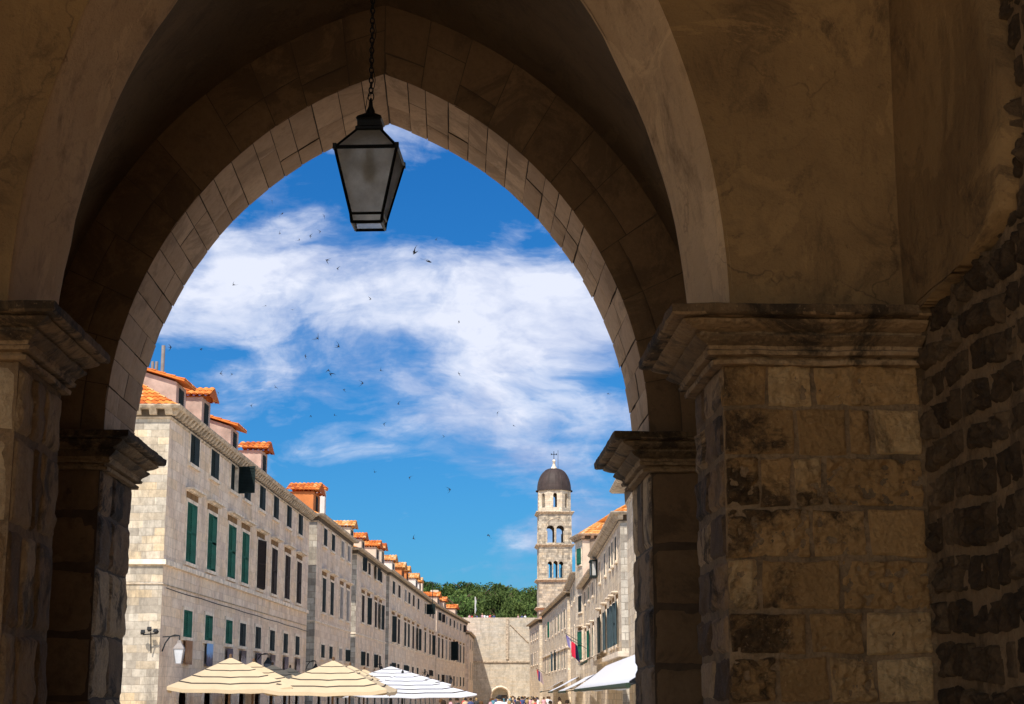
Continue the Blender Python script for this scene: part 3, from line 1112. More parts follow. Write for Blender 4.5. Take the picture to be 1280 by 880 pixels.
class Bldg:
    """a terrace house: near and far street corners, street on the right (side=1) or left (side=-1) of the wall seen from the camera"""
    def __init__(s, label, near, far, H, side, depth=9.0, wall='facade', end=None, base=0.0, name='terrace_house'):
        s.N = Vector((near.x, near.y, 0)); s.Fp = Vector((far.x, far.y, 0))
        s.U = (s.Fp - s.N).normalized(); s.L = (s.Fp - s.N).length
        s.O = Vector((s.U.y, -s.U.x, 0)) * side       # towards the street
        s.side, s.H, s.D = side, H, depth
        s.ob = empty(name, tuple(s.N), label, 'house')
        s.wall, s.endm = wall, end or wall
        s.holes = []
        # local +x of a window along the wall such that -y points to the street
        s.rz = math.atan2(s.O.y, s.O.x) + math.pi / 2

    def P(s, u, o, z):
        return s.N + s.U * u + s.O * o + Vector((0, 0, z))

    def u_of(s, px, py=760):
        return (on_plane(px, py, s.N, s.O) - s.N).dot(s.U)

    def z_of(s, px, py):
        return on_plane(px, py, s.N, s.O).z

    def win(s, u, z, w, h, **kw):
        if u - w / 2 < .1 or u + w / 2 > s.L - .1: return
        s.holes.append((u - w / 2, u + w / 2, z, z + h))
        p = s.P(u, 0, z) - s.N
        return add_window(s.ob, tuple(p), s.rz, w, h, **kw)

    def build_wall(s, end_from=0.0):
        hs = s.holes
        us = sorted({0.0, s.L} | {h[0] for h in hs} | {h[1] for h in hs})
        zs = sorted({0.0, s.H} | {h[2] for h in hs} | {h[3] for h in hs})
        b = MB()
        for i in range(len(us) - 1):
            for j in range(len(zs) - 1):
                uc, zc = (us[i] + us[i + 1]) / 2, (zs[j] + zs[j + 1]) / 2
                if any(h[0] < uc < h[1] and h[2] < zc < h[3] for h in hs): continue
                b.quad(s.P(us[i], 0, zs[j]), s.P(us[i + 1], 0, zs[j]), s.P(us[i + 1], 0, zs[j + 1]), s.P(us[i], 0, zs[j + 1]))
        for h in hs:
            for (a, c_) in (((h[0], h[2]), (h[1], h[2])), ((h[0], h[3]), (h[1], h[3]))):
                b.quad(s.P(a[0], 0, a[1]), s.P(c_[0], 0, c_[1]), s.P(c_[0], -.3, c_[1]), s.P(a[0], -.3, a[1]))
            b.quad(s.P(h[0], -.29, h[2]), s.P(h[1], -.29, h[2]), s.P(h[1], -.29, h[3]), s.P(h[0], -.29, h[3]), mi=2)
        for a, c_, mi in ((0, 0, 1), (s.L, s.L, 1)):
            b.quad(s.P(a, 0, 0), s.P(a, -s.D, 0), s.P(a, -s.D, s.H), s.P(a, 0, s.H), mi=1)
        b.quad(s.P(0, -s.D, 0), s.P(s.L, -s.D, 0), s.P(s.L, -s.D, s.H), s.P(0, -s.D, s.H), mi=1)
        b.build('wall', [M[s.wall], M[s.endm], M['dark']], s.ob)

    def cornice(s, mod=True, out=.5, spacing=.62, big=True):
        path = [s.P(0, -s.D, 0), s.P(0, 0, 0), s.P(s.L, 0, 0), s.P(s.L, -s.D, 0)]
        if s.side > 0: path = path[::-1] if False else path
        k_ = out / .5
        prof = [(0.0, s.H - .50 * k_), (.05, s.H - .48 * k_), (.08, s.H - .42 * k_), (.10, s.H - .12), (.42 * k_, s.H - .12), (.46 * k_, s.H - .07), (.50 * k_, s.H), (.50 * k_, s.H + .04), (-.2, s.H + .12)]
        b = MB()
        # sweep wants outward on the right of travel
        if s.side < 0: pth = [path[3], path[2], path[1], path[0]]
        else: pth = path
        # test orientation
        d = (pth[1] - pth[0]).normalized()
        sweep(b, pth, prof)
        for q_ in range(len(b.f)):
            if q_ % (len(prof) - 1) == 2: b.mi[q_] = 1  # band behind the modillions painted dark as their shadow
        if mod:
            n_ = int(s.L / spacing)
            for i in range(n_ + 1):
                u = i * s.L / n_
                b.hexa([s.P(u - .15, .06, s.H - .36 * k_), s.P(u + .15, .06, s.H - .36 * k_), s.P(u + .15, .22 * k_, s.H - .34 * k_), s.P(u - .15, .22 * k_, s.H - .34 * k_),
                        s.P(u - .15, .06, s.H - .12), s.P(u + .15, .06, s.H - .12), s.P(u + .15, .40 * k_, s.H - .12), s.P(u - .15, .40 * k_, s.H - .12)])
            n_ = int(s.D / spacing)
            for i in range(n_ + 1):
                w = -i * s.D / n_
                f = lambda o, a, z: s.P(-o, w + a, z)
                b.hexa([f(.06, -.15, s.H - .36 * k_), f(.22 * k_, -.15, s.H - .34 * k_), f(.22 * k_, .15, s.H - .34 * k_), f(.06, .15, s.H - .36 * k_),
                        f(.06, -.15, s.H - .12), f(.40 * k_, -.15, s.H - .12), f(.40 * k_, .15, s.H - .12), f(.06, .15, s.H - .12)])
        b.build('cornice', [M['trimdark'], M['soffit']], s.ob)

    def course(s, z, h=.12, out=.06, m='trim'):
        b = MB()
        path = [s.P(0, -s.D, 0), s.P(0, 0, 0), s.P(s.L, 0, 0), s.P(s.L, -s.D, 0)]
        if s.side < 0: path = path[::-1]
        sweep(b, path, [(0, z - h), (out, z - h + .01), (out, z - .01), (0, z)])
        b.build('string_course', M[m], s.ob)

    def roof(s, rise=2.6, hip=True, fine=False, mt='tile'):
        z = s.H + .03
        e = .30 if fine and hip else .05
        hd = s.D / 2
        hp = hd if hip else 0
        A, B = s.P(-e if hip else 0, e, z), s.P(s.L + (e if hip else 0), e, z)
        C, D = s.P(s.L - hp, -hd, z + rise), s.P(hp, -hd, z + rise)
        A2, B2 = s.P(-e if hip else 0, -s.D - e, z), s.P(s.L + (e if hip else 0), -s.D - e, z)
        b = MB()
        if fine: tiles(b, A, B, C, D, .27, .5)
        else: tiles(b, A, B, C, D, .5, 1.2, .06)
        if hip:
            if fine: tiles(b, A2, A, D, D, .27, .5)
            else: tiles(b, A2, A, D, D, .5, 1.0, .06)
            b.add([B, B2, C], [(0, 1, 2)], .5)
        else:
            b.add([A, A2, D], [(0, 1, 2)], .5); b.add([B, B2, C], [(0, 1, 2)], .5)
        b.add([A2, B2, C, D], [(0, 1, 2, 3)], .5)
        return b.build('roof', M[mt], s.ob)

    def dormer(s, u0, u1, ztop, back=3.6, o0=-.9, wall='pink', shed=True, mt='tile', drop=.55, wn=True, e=.22):
        """a dormer standing behind the cornice with its window to the street"""
        z0 = s.H
        b = MB()
        zb = ztop + drop * (1 if shed else 0)
        b.hexa([s.P(u0, o0, z0), s.P(u1, o0, z0), s.P(u1, o0 - back, z0), s.P(u0, o0 - back, z0),
                s.P(u0, o0, ztop - .12), s.P(u1, o0, ztop - .12), s.P(u1, o0 - back, zb - .12), s.P(u0, o0 - back, zb - .12)])
        d = b.build('dormer', M[wall], s.ob)
        b = MB()
        A, B, C, D = s.P(u0 - e, o0 + .38, ztop - .06), s.P(u1 + e, o0 + .38, ztop - .06), s.P(u1 + e, o0 - back, zb), s.P(u0 - e, o0 - back, zb)
        if shed:
            tiles(b, A, B, C, D, .26, .42, .055)
            slab_under(b, A, B, C, D, .07)
        else:
            mid = .28 * (u1 - u0) / 2 + .2
            um = (u0 + u1) / 2
            E1, E2 = s.P(um, o0 + .38, ztop + mid), s.P(um, o0 - back, ztop + mid)
            tiles(b, D, A, E1, E2, .26, .42, .055)
            tiles(b, C, B, E1, E2, .26, .42, .055)
            b.add([A + Vector((0, 0, -.05)), B + Vector((0, 0, -.05)), E1 + Vector((0, 0, -.02))], [(0, 1, 2)], .1)
        b.build('dormer_roof', M[mt], d)
        if wn and u1 - u0 > .9:
            ww = min(.85, (u1 - u0) * .5)
            hh = max(.5, min(1.25, ztop - z0 - .75))
            b = MB()
            um = (u0 + u1) / 2
            b.hexa([s.P(um - ww / 2, o0 - .02, ztop - .3 - hh), s.P(um + ww / 2, o0 - .02, ztop - .3 - hh), s.P(um + ww / 2, o0 + .03, ztop - .3 - hh), s.P(um - ww / 2, o0 + .03, ztop - .3 - hh),
                    s.P(um - ww / 2, o0 - .02, ztop - .3), s.P(um + ww / 2, o0 - .02, ztop - .3), s.P(um + ww / 2, o0 + .03, ztop - .3), s.P(um - ww / 2, o0 + .03, ztop - .3)])
            zz = ztop - .3 - hh + .05
            while zz < ztop - .35:
                b.hexa([s.P(um - ww / 2 + .05, o0 + .03, zz), s.P(um + ww / 2 - .05, o0 + .03, zz), s.P(um + ww / 2 - .05, o0 + .05, zz), s.P(um - ww / 2 + .05, o0 + .05, zz),
                        s.P(um - ww / 2 + .05, o0 + .03, zz + .04), s.P(um + ww / 2 - .05, o0 + .03, zz + .04), s.P(um + ww / 2 - .05, o0 + .05, zz + .04), s.P(um - ww / 2 + .05, o0 + .05, zz + .04)])
                zz += .09
            b.build('dormer_window', M['shut_dark'], d)
        return d

    def dorm(s, px, py, width, o0=-.5, **kw):
        q = on_plane(px, py, s.N + s.O * o0, s.O)
        u0 = (q - s.N).dot(s.U)
        s.dormer(max(.1, u0), max(.1, u0) + width, q.z, o0=o0, **kw)

    def chimney(s, u, o, w, z1, wall='white', hat=True):
        b = MB()
        b.hexa([s.P(u - w / 2, o - w / 2, s.H), s.P(u + w / 2, o - w / 2, s.H), s.P(u + w / 2, o + w / 2, s.H), s.P(u - w / 2, o + w / 2, s.H),
                s.P(u - w / 2, o - w / 2, z1), s.P(u + w / 2, o - w / 2, z1), s.P(u + w / 2, o + w / 2, z1), s.P(u - w / 2, o + w / 2, z1)])
        c_ = b.build('chimney', M[wall], s.ob)
        if hat:
            b = MB()
            q_ = w / 2 + .12
            A, B, C, D = s.P(u - q_, o - q_, z1), s.P(u + q_, o - q_, z1), s.P(u + q_, o + q_, z1), s.P(u - q_, o + q_, z1)
            T = s.P(u, o, z1 + .35)
            for x, y in ((A, B), (B, C), (C, D), (D, A)): tiles(b, x, y, T, T, .2, .3, .04)
            b.hexa([A - Vector((0, 0, .12)), B - Vector((0, 0, .12)), C - Vector((0, 0, .12)), D - Vector((0, 0, .12)), A, B, C, D])
            b.build('chimney_cap', M['tile'], c_)
        return c_


# ---- left row.  corners from the photograph, at the cornice height
def left_house(label, pn, pf, Hn, Hf, H, **kw):
    return Bldg(label, at_z(pn[0], pn[1], Hn), at_z(pf[0], pf[1], Hf), H, 1, **kw)


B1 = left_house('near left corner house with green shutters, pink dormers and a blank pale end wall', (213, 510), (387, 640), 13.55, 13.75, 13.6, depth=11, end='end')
cols = [(241, 236, 232), (267, 262, 259), (292, 285, 282), (309, 306, 303), (328, 323.5, 323), (345.5, 343, 342), (362, 360, 358), (376.5, 375, 373.5)]
us = [B1.u_of(c_[0], 600) for c_ in cols]
print('B1 us', [round(u, 2) for u in us], 'L', B1.L)
for i, u in enumerate(us):
    B1.win(u, 11.85, 1.85, 1.35, style='half' if i == 2 else 'closed', frame='shut_dark', lab='window with one black shutter swung out from the wall' if i == 2 else None)
    B1.win(u, 7.6, 2.0, 2.55, style='closed' if i != 4 else 'ajar', frame='shut_green' if i < 4 else 'shut_brown', hood=True)
    B1.win(u, 4.45, 1.7, 1.12, style='closed', frame='shut_green' if i < 3 else 'shut_dark')
b = MB()
for u in [us[0] - .5] + [x + .2 for x in us[1:]]:                 # ground floor shop arches
    B1.holes.append((u - .85, u + .85, 0.0, 2.45))
for u in [us[0] - .5] + [x + .2 for x in us[1:]]:
    o = MB()
    arc = [(-.85 - .18, 0), (-.85 - .18, 1.9)] + [(-1.03 * math.cos(t), 1.9 + .72 * math.sin(t)) for t in [R(15 * k_) for k_ in range(1, 12)]] + [(1.03, 1.9), (1.03, 0)]
    inn = [(-.85, 0), (-.85, 1.85)] + [(-.85 * math.cos(t), 1.85 + .58 * math.sin(t)) for t in [R(15 * k_) for k_ in range(1, 12)]] + [(.85, 1.85), (.85, 0)]
    for q in range(len(arc) - 1):
        A, Bq, Cq, Dq = arc[q], arc[q + 1], inn[q + 1], inn[q]
        o.hexa([B1.P(u + A[0], .0, A[1]), B1.P(u + Bq[0], .0, Bq[1]), B1.P(u + Cq[0], .0, Cq[1]), B1.P(u + Dq[0], .0, Dq[1]),
                B1.P(u + A[0], .09, A[1]), B1.P(u + Bq[0], .09, Bq[1]), B1.P(u + Cq[0], .09, Cq[1]), B1.P(u + Dq[0], .09, Dq[1])])
    o.build('shop_doorway', M['trim'], B1.ob)
B1.build_wall()
B1.cornice()
B1.course(7.38, .22, .12)
B1.course(6.42, .05, .05, 'trimdark')
B1.roof(3.6, True, True)
u_ = lambda px, py: B1.u_of(px, py)
# dormers of the corner house, set by where they show in the photograph
B1.dorm(221, 474, 1.9, back=4.8, o0=-.55, wall='pink', drop=1.5)
B1.dorm(253, 493, 1.9, back=1.3, wall='pink', shed=False)
B1.dorm(289, 530, 2.1, back=4.0, o0=-.55, wall='pink', drop=1.3)
B1.dorm(327, 560, 2.0, back=1.4, wall='pink', shed=False)
p = B1.P(us[0] - 1.5, -3.0, 0)
b = MB()
for px_, py_, r_ in ((202.5, 432, .085), (190, 452, .07), (195, 452, .07)):
    pt_, pb_ = at(px_, py_, 70.2), at(px_, 474, 70.2)
    b.bar(pb_, (pb_.x, pb_.y, pt_.z), r_, 10)
b.build('flue_pipe', M['pole'], B1.ob)


def rest(bd, colpx, rows_, frames, hood=(False, True, False), styles=None, w=1.15):
    """rows_: (px, py_top, py_bottom) of the first window of each storey, read off the photograph"""
    us_ = [bd.u_of(x, 720) for x in colpx]
    if bd.side > 0: w = min(2.4, .40 * (us_[-1] - us_[0]) / (len(us_) - 1))
    for r_i, (px, p0, p1) in enumerate(rows_):
        z1, z0 = bd.z_of(px, p0), bd.z_of(px, p1)
        for i, u in enumerate(us_):
            fr = frames[(i + r_i * 3) % len(frames)]
            st = 'ajar' if random.random() < .2 else 'closed'
            if styles and (r_i, i) in styles: st, fr = styles[(r_i, i)]
            bd.win(u, z0, w, z1 - z0, style=st, frame=fr, hood=hood[r_i])
    return us_


def shops(bd, n_, w=1.7, h=2.5):
    for i in range(n_):
        u = (i + .5) * bd.L / n_
        bd.holes.append((u - w / 2, u + w / 2, 0.0, h))
        o = MB()
        for a, c_ in ((u - w / 2 - .2, u - w / 2), (u + w / 2, u + w / 2 + .2)):
            o.hexa([bd.P(a, 0, 0), bd.P(c_, 0, 0), bd.P(c_, .08, 0), bd.P(a, .08, 0), bd.P(a, 0, h), bd.P(c_, 0, h), bd.P(c_, .08, h), bd.P(a, .08, h)])
        a, c_ = u - w / 2 - .2, u + w / 2 + .2
        o.hexa([bd.P(a, 0, h), bd.P(c_, 0, h), bd.P(c_, .08, h), bd.P(a, .08, h), bd.P(a, 0, h + .22), bd.P(c_, 0, h + .22), bd.P(c_, .08, h + .22), bd.P(a, .08, h + .22)])
        o.build('shop_doorway', M['trim'], bd.ob)


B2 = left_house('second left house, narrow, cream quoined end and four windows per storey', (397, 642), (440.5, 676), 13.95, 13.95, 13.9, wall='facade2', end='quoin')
rest(B2, (405, 415, 427, 435), [(405, 660, 682), (403, 722, 765), (403, 806, 822)], ['shut_dark'], styles={(0, 2): ('closed', 'shut_grey'), (0, 3): ('closed', 'shut_grey'), (1, 2): ('closed', 'shut_grey'), (1, 3): ('closed', 'shut_grey'), (2, 2): ('closed', 'shut_grey')})
shops(B2, 4); B2.build_wall(); B2.cornice(False); B2.course(6.9, .12); B2.roof(2.3, True)
B2.dorm(392, 612, 3.2, back=1.9, wall='orange', shed=False)
B2.chimney(7.5, -.9, .7, 16.6, 'white')
B2.dorm(438, 657, 2.2, back=2.2, wall='cream', shed=False, mt='tile_pale')
B3 = left_house('third left house with paired dark windows and orange dormer tops', (446.5, 685), (483, 712.5), 13.9, 13.9, 13.85, wall='facade2', end='quoin')
rest(B3, (454, 461, 470, 476), [(454, 697, 714), (453, 744, 778), (453, 815, 832)], ['shut_dark', 'shut_brown'], styles={(1, 3): ('open', 'shut_dark'), (0, 2): ('open', 'shut_dark')})
shops(B3, 4); B3.build_wall(); B3.cornice(False); B3.course(7.0, .12); B3.roof(2.3, True)
B3.dorm(452, 672, 2.4, back=1.8, wall='cream', shed=False)
B3.dorm(470, 682, 3.0, back=2.6, wall='cream', shed=False)
B3.dorm(477, 685, 2.6, back=1.6, wall='cream', shed=False)
B4 = left_house('fourth left house, long, many narrow windows and one dark open shutter high up', (487, 714.5), (545, 755.5), 13.9, 14.1, 14.0, wall='facade2', end='quoin')
rest(B4, (492, 499, 507, 511.5, 517, 523, 532, 538, 541.5), [(492, 727, 743), (492, 771, 803), (492, 829, 838)], ['shut_dark', 'shut_brown', 'shut_dark'],
     styles={(0, 6): ('half', 'shut_dark'), (1, 5): ('open', 'shut_dark'), (0, 2): ('closed', 'shut_grey')}, w=1.3)
shops(B4, 9); B4.build_wall(); B4.cornice(False); B4.course(7.0, .12); B4.roof(2.2, True, mt='tile_pale')
for px_, py_, wl, tt, wd in ((490, 700, 'white', 'tile_pale', 3), (502, 709, 'orange', 'tile_pale', 3.2), (508, 713, 'orange', 'tile_pale', 2.6), (519.5, 722, 'white', 'tile_pale', 3), (524, 727, 'white', 'tile_pale', 2.6)):
    B4.dorm(px_, py_, wd, back=2.2, wall=wl, mt=tt, shed=False)
B5 = left_house('fifth left house, farthest full row of windows before the city wall', (546, 757), (584, 778), 14.1, 14.1, 14.1, wall='facade2', end='facade2')
rest(B5, (549, 553.6, 558.5, 563, 568, 572, 576, 580), [(549, 766, 776), (549, 797, 822), (549, 843, 856)], ['shut_dark', 'shut_brown', 'shut_grey'], styles={(1, 3): ('half', 'shut_dark')}, w=1.2)
B5.build_wall(); B5.cornice(False); B5.course(7.0, .12); B5.roof(2.2, True)
for px_, py_ in ((546.5, 745), (555, 751), (569, 760)):
    B5.dorm(px_, py_, 3.5, back=3.4, o0=-1.2, wall='cream', shed=False)
B5.chimney(8, -3.5, 1.3, 18.2, 'cream', False)
b = MB()
pa = at(541, 727, 205); b.bar((pa.x, 205, 13), pa, .05, 5); b.bar(pa - Vector((.6, 0, .15)), pa + Vector((.6, 0, -.15)), .03, 4)
b.build('antenna', M['iron2'], B4.ob)
B5.chimney(22, -2.5, 1.2, 17.6, 'cream', False)
B6 = left_house('last sliver of left house set in shade beside the gate square', (586, 789), (592, 796), 12.5, 12.5, 12.4, wall='facade2', end='facade2')
rest(B6, (588, 590.5), [(588, 800, 812), (588, 828, 850)], ['shut_dark'], hood=(False, False))
B6.build_wall(); B6.cornice(False); B6.roof(2.0, True)


# ---- right row
def right_house(label, pn, pf, Hn, Hf, H, **kw):
    return Bldg(label, at_z(pn[0], pn[1], Hn), at_z(pf[0], pf[1], Hf), H, -1, **kw)


R0 = right_house('nearest right house, only its big moulded cornice shows beside the jamb', (792, 597), (783, 612), 12.0, 12.0, 12.0, wall='facader', end='facader', depth=8)
R0 = R0
R0.build_wall(); R0.cornice(False, .8); R0.roof(2.0, True)
RA = right_house('sunlit right house with a row of tall blue grey shutters above the white awning', (775, 641), (744, 694), 12.1, 12.1, 12.1, wall='facader', end='quoin', depth=8)
rest(RA, (771, 766.5, 763, 757, 750), [(771, 670, 701), (772, 752, 806)], ['shut_dark', 'shut_teal'], hood=(False, True),
     styles={(1, 0): ('open', 'shut_teal'), (1, 1): ('open', 'shut_teal'), (1, 2): ('open', 'shut_teal'), (1, 3): ('open', 'shut_teal'), (1, 4): ('open', 'shut_dark')}, w=1.2)
RA.build_wall(); RA.cornice(True, .55); RA.course(RA.z_of(775, 815), .3, .25); RA.roof(1.6, True, True)
RC = right_house('small sunlit right house tucked before the tall house with the tiled hip roof', (744, 712), (728, 734), 12.0, 12.0, 12.0, wall='facader', end='facader', depth=8)
rest(RC, (741, 736, 731.5), [(741, 728, 745), (741, 785, 820)], ['shut_dark', 'shut_green'], hood=(False, True), styles={(1, 1): ('open', 'shut_green')}, w=1.3)
RC.build_wall(); RC.cornice(False, .6); RC.roof(1.4, True)
RB = right_house('tall sunlit right house with orange hipped roof and green shutters on its street side', (728, 668), (719, 683), 16.8, 16.0, 16.8, wall='facader', end='cream', depth=9)
rest(RB, (725, 721.5), [(725, 686, 706), (725, 745, 765), (725, 790, 825)], ['shut_green', 'shut_dark'], hood=(False, False, True), styles={(0, 0): ('ajar', 'shut_green')}, w=1.7)
RB.build_wall(); RB.cornice(True, .55, .9); RB.roof(3.0, True, True, 'tile_pale')
b = MB()
for (x0, x1, y0, y1) in ((737.5, 757, 674, 711),):
    P0 = lambda x, y: on_plane(x, y, RB.N - RB.U * .04, RB.U)
    q0, q1 = P0(x0, y1), P0(x1, y0)
    b.box(q0.x, q1.x, q0.y - .04, q0.y + .02, q0.z, q1.z)
b.build('render_panel', plain('grey_scraped_render', (.28, .22, .16), .95, .4, .9), RB.ob)
RD = right_house('cream right house beyond the tall hip roofed one, dark eaves over paired shutters', (720, 709), (709, 735), 16.0, 16.0, 15.4, wall='facader', end='facader', depth=7)
rest(RD, (717.5, 714.5, 711.5), [(717.5, 730, 752), (717.5, 783, 820)], ['shut_dark', 'shut_teal'], hood=(True, False), w=1.6)
RD.build_wall(); RD.cornice(True, .7, .9); RD.roof(1.2, True)
RE = right_house('long cream right house below the bell tower with iron balconies', (709, 737), (678, 771), 15.0, 14.5, 14.7, wall='facader', end='facader', depth=7)
rest(RE, (706, 702.5, 698.5, 694.5, 690.5, 686.5, 682), [(706, 762, 785), (706, 808, 835)], ['shut_dark', 'shut_teal', 'shut_green'], hood=(False, False), w=1.7)
RE.build_wall(); RE.cornice(False, .7); RE.course(8.0, .2, .2); RE.roof(1.4, True, mt='tile_pale')
RF = right_house('farthest right house closing the row before the city wall gate', (674, 771), (662, 786), 14.67, 13.76, 14.3, wall='facader', end='facader', depth=7)
rest(RF, (671.5, 669, 666.5, 664), [(671.5, 788, 798), (671.5, 815, 830)], ['shut_dark', 'shut_grey'], hood=(False, False), w=1.9)
RF.build_wall(); RF.cornice(False, .7); RF.roof(1.2, True)
print('houses', [(round(h.N.y), round(h.Fp.y), round(h.N.x, 1), round(h.Fp.x, 1)) for h in (B1, B2, B3, B4, B5, B6, R0, RA, RC, RB, RD, RE, RF)])
# enclosed balcony on the tall right house
b = MB()


def px_box(bd, x0, x1, y0, y1, out0, out1, mb, mi=0):
    u0, u1 = sorted((bd.u_of(x0, (y0 + y1) / 2), bd.u_of(x1, (y0 + y1) / 2)))
    z0, z1 = bd.z_of((x0 + x1) / 2, y1), bd.z_of((x0 + x1) / 2, y0)
    mb.hexa([bd.P(u0, out0, z0), bd.P(u1, out0, z0), bd.P(u1, out1, z0), bd.P(u0, out1, z0), bd.P(u0, out0, z1), bd.P(u1, out0, z1), bd.P(u1, out1, z1), bd.P(u0, out1, z1)], mi=mi)
    return u0, u1, z0, z1


bw = empty('oriel_lamp_box', tuple(RA.P(RA.L - 1.5, .5, 0)), 'black glazed box hanging out from the right facades below the tiled hip roof', 'box')
u0, z0 = RA.L - 3.2, RA.z_of(752, 712)
z1 = z0 + 1.0
for a in (u0, u0 + 1.6):
    for o_ in (.05, .42):
        b.hexa([RA.P(a, o_, z0), RA.P(a + .16, o_, z0), RA.P(a + .16, o_ + .08, z0), RA.P(a, o_ + .08, z0), RA.P(a, o_, z1), RA.P(a + .16, o_, z1), RA.P(a + .16, o_ + .08, z1), RA.P(a, o_ + .08, z1)])
for zz in (z0 - .12, z1):
    b.hexa([RA.P(u0 - .05, .02, zz), RA.P(u0 + 1.8, .02, zz), RA.P(u0 + 1.8, .55, zz), RA.P(u0 - .05, .55, zz), RA.P(u0 - .05, .02, zz + .1), RA.P(u0 + 1.8, .02, zz + .1), RA.P(u0 + 1.8, .55, zz + .1), RA.P(u0 - .05, .55, zz + .1)])
b.build('frame', M['shut_dark'], bw)
b = MB()
b.hexa([RA.P(u0 + .08, .08, z0), RA.P(u0 + 1.66, .08, z0), RA.P(u0 + 1.66, .46, z0), RA.P(u0 + .08, .46, z0), RA.P(u0 + .08, .08, z1), RA.P(u0 + 1.66, .08, z1), RA.P(u0 + 1.66, .46, z1), RA.P(u0 + .08, .46, z1)])
b.build('pane', plain('milky_glass', (.45, .45, .43), .2, .1), bw)

# ------------------------------------------------------------------ bell tower
TY = 286.0
tl, tr_ = at(673.5, 760, TY), at(716.0, 760, TY)
TWd = tr_.x - tl.x
tcx = (tl.x + tr_.x) / 2
tz = lambda py: at(690, py, TY).z
tw = empty('bell_tower', (tcx, TY + TWd / 2, 0), 'tall pale stone bell tower with dark dome and cross rising above the right houses', 'bell tower')
TC = (tcx, TY + TWd / 2)


def arch_pts(cx, z0, w, h, n=10):
    """opening outline from lower left up round to lower right"""
    r = w / 2
    return [(cx - r, z0), (cx - r, z0 + h - r)] + [(cx - r * math.cos(math.pi * i / n), z0 + h - r + r * math.sin(math.pi * i / n)) for i in range(1, n)] + [(cx + r, z0 + h - r), (cx + r, z0)]


def tower_stage(mb, z0, z1, hw, ops, dep=.7):
    """four walls of a square stage, each pierced by arched openings: ops (cx, zbase, w, h)"""
    for k_ in range(4):
        a = k_ * math.pi / 2
        ca, sa = math.cos(a), math.sin(a)

        def T(x, d, z):
            # local: x along wall, d inwards from face
            lx, ly = x, -hw + d
            return (TC[0] + lx * ca - ly * sa, TC[1] + lx * sa + ly * ca, z)
        xs = sorted({-hw, hw} | {o_[0] - o_[2] / 2 for o_ in ops} | {o_[0] + o_[2] / 2 for o_ in ops})
        for xa, xb in zip(xs, xs[1:]):
            xm = (xa + xb) / 2
            op = [o_ for o_ in ops if abs(o_[0] - xm) < o_[2] / 2]
            if not op:
                mb.quad(T(xa, 0, z0), T(xb, 0, z0), T(xb, 0, z1), T(xa, 0, z1))
            else:
                cx_, zb, w_, h_ = op[0]
                mb.quad(T(xa, 0, z0), T(xb, 0, z0), T(xb, 0, zb), T(xa, 0, zb))
                ar = arch_pts(cx_, zb, w_, h_)[1:-1]
                for p_, q_ in zip(ar, ar[1:]):
                    mb.quad(T(p_[0], 0, p_[1]), T(q_[0], 0, q_[1]), T(q_[0], 0, z1), T(p_[0], 0, z1))
                full = arch_pts(cx_, zb, w_, h_)
                for p_, q_ in zip(full, full[1:] + full[:1]):
                    mb.quad(T(p_[0], 0, p_[1]), T(q_[0], 0, q_[1]), T(q_[0], dep, q_[1]), T(p_[0], dep, p_[1]))
        mb.quad(T(-hw, 0, z1), T(hw, 0, z1), T(hw, hw, z1), T(-hw, hw, z1))


hw = TWd / 2
zA, zB, zC, zD = tz(725), tz(681), tz(640), tz(612)
b = MB()
tower_stage(b, 0, zA, hw, [])
tower_stage(b, zA, zB, hw * .985, [(-1.0, zA + .4, .78, 2.9), (0, zA + .4, .78, 3.0), (1.0, zA + .4, .78, 2.9)])
tower_stage(b, zB, zC, hw * .97, [(-.88, zB + .4, 1.4, 3.1), (.88, zB + .4, 1.4, 3.1)])
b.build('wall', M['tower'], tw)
# big blind arches and trims
b = MB()
for k_ in range(4):
    a = k_ * math.pi / 2
    ca, sa = math.cos(a), math.sin(a)

    def T(x, d, z, h_=hw):
        ly = -h_ - d
        return Vector((TC[0] + x * ca - ly * sa, TC[1] + x * sa + ly * ca, z))
    ar = [(1.75 * math.cos(t), zB + 3.0 + 1.75 * math.sin(t)) for t in [math.pi * i / 14 for i in range(15)]]
    for p_, q_ in zip(ar, ar[1:]):
        b.bar(T(p_[0], -.02, p_[1], hw * .97), T(q_[0], -.02, q_[1], hw * .97), .10, 4)
    for x in (-1.3, -.475, .475, 1.3):
        b.bar(T(x, -.02, zA + .5), T(x, -.02, zA + 2.6), .07, 6)
    for x in (-1.5, 0, 1.5):
        b.bar(T(x, -.05, zB + .55), T(x, -.05, zB + 2.5), .09, 6)
b.build('arch_moulding', M['trimdark'], tw)
for z, h_ in ((zA, hw * 1.0), (zB, hw * .985), (zC, hw * .97), (tz(760), hw)):
    q = h_
    b = MB()
    sweep(b, [(TC[0] - q, TC[1] - q), (TC[0] - q, TC[1] + q), (TC[0] + q, TC[1] + q), (TC[0] + q, TC[1] - q)][::-1], [(0, z - .35), (.15, z - .28), (.32, z - .1), (.50, z), (.50, z + .14), (0, z + .2)], closed=True)
    b.build('string_course', M['trimdark'], tw)
